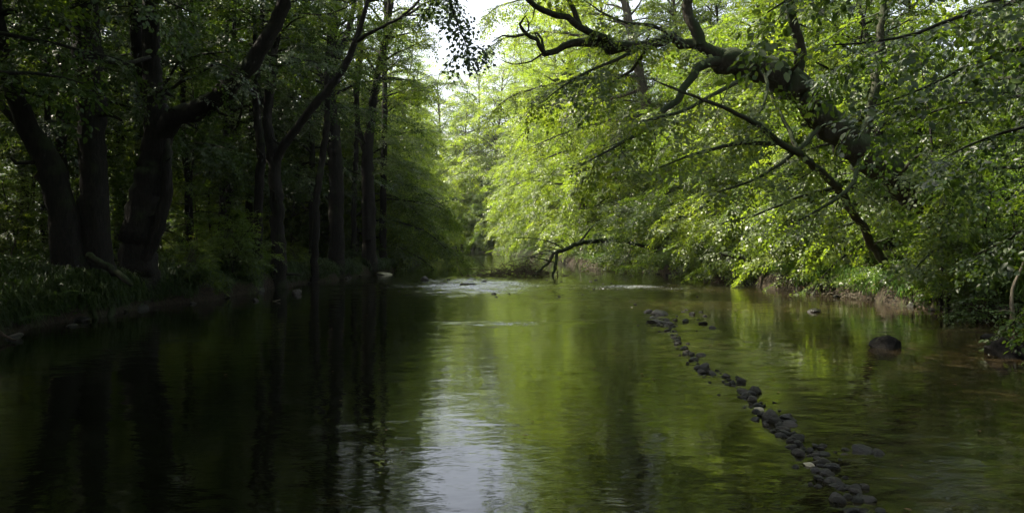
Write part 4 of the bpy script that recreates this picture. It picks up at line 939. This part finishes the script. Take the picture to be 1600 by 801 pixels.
# ---- the hazy air over the river
import bmesh
bm = bmesh.new(); bmesh.ops.create_cube(bm, size=1.0); me = bpy.data.meshes.new('haze'); bm.to_mesh(me); bm.free()
m = bpy.data.materials.new('haze_air'); m.use_nodes = True; n = m.node_tree.nodes; n.clear(); out = n.new('ShaderNodeOutputMaterial'); pv = n.new('ShaderNodeVolumePrincipled')
pv.inputs['Color'].default_value = (.92, .95, .90, 1); pv.inputs['Density'].default_value = .00028; pv.inputs['Anisotropy'].default_value = .35
m.node_tree.links.new(pv.outputs[0], out.inputs['Volume']); me.materials.append(m)
o = link('haze', me, loc=(0, 200, 15.5), kind='stuff', label='thin hazy air over the river and the woods', category='haze'); o.scale = (1420, 1420, 37)

rng = RS(12); n_ = 420; fy = rng.uniform(5, 40, n_); fx = xl(fy) + (xr(fy) - xl(fy)) * rng.rand(n_)
V_, F_ = leaf_shape('near'); az = rng.rand(n_) * 6.28; d = np.c_[np.cos(az), np.sin(az), np.zeros(n_)]; s_ = np.c_[-np.sin(az), np.cos(az), np.zeros(n_)]; sz = rng.uniform(.02, .06, n_)
v = np.c_[fx, fy, np.full(n_, .012)][:, None] + sz[:, None, None] * (V_[None, :, 0:1] * d[:, None] + V_[None, :, 1:2] * s_[:, None] + V_[None, :, 2:3] * np.array([0, 0, 1.]))
link('floating_leaves', mesh_np('floating_leaves', v.reshape(-1, 3), (F_[None] + (np.arange(n_) * 6)[:, None, None]).reshape(-1, 4), LEAF['dry']), kind='stuff', label='tiny fallen leaves drifting on the water', category='leaves')

# ---- roots and tangled twigs on the banks
def tangle(name, label, cat, cx, cy, n, sx, sy, seed, mat, zfun, lmax=1.0, rmax=.016):
    tb = Tubes(); rng = RS(seed); o = Vector((cx, cy, zfun(cx, cy)))
    for i in range(n):
        x = cx + rng.normal(0, sx); y = cy + rng.normal(0, sy); z = zfun(x, y) + abs(rng.normal(0, .06)); a = rng.uniform(0, 6.28); L = rng.uniform(.25, lmax)
        q = curve_from((x, y, z), (math.cos(a) - .5, math.sin(a), rng.uniform(-.2, .6)), L, rng, (-.2, 0, -.5), .8, 6); r_ = rng.uniform(.004, rmax); tb.add(q, np.linspace(r_, r_ * .3, 7), 4)
    link(name, tb.mesh(name, mat, o), loc=o, label=label, category=cat, kind='stuff')
gzz = lambda x, y: max(gz(x, y), .02)
tangle('twig_tangle', 'sunny tangle of brown twigs on the bank beside the bare leaning tree', 'twigs', 11.3, 26.0, 150, .5, 1.3, 1, BARK['dead'], gzz)
tangle('twig_tangle', 'dark tangle of twigs under the bushes left of the sunny bank', 'twigs', 9.6, 35.5, 130, .5, 1.6, 2, BARK['twig'], gzz)
tangle('twig_tangle', 'drift twigs snagged in the shadow behind the crooked branch', 'twigs', 6.2, 46.5, 150, 1.0, 1.0, 3, BARK['twig'], gzz, 1.3)
for k, (px, D) in enumerate(((100, 19.3), (175, 19.4), (220, 20.6), (260, 21.4), (405, 29.4), (450, 29.6), (530, 37.5), (582, 41.2))):
    x = (px - CX) / FPX * D; tb = Tubes(); rng = RS(200 + k); e_ = float(xl(D - .8))
    pts = [Vector((x, D, gz(x, D) + .06))]
    for t in (.35, .65, .9, 1.1): xx = x + (e_ + .1 - x) * t + rng.normal(0, .08); yy = D - 1.0 * t + rng.normal(0, .12); pts.append(Vector((xx, yy, max(gz(xx, yy), -.1) + .04 * (1 - t))))
    p_, r_ = resample(pts, [.10, .08, .065, .05, .025], .15); tb.add(p_ + rng.randn(*p_.shape) * .015, r_, 8, .1, rng)
    link('exposed_root', tb.mesh('exposed_root', BARK['moss'], pts[0]), loc=pts[0], label='root creeping from ' + ['the leaning tree', 'the straight trunk', 'the forked tree', 'the right foot of the forked tree', 'the slim upright tree', 'the twin-stemmed tree', 'the tall tree', 'the last leaning riverside tree'][k] + ' down to the water', category='root')
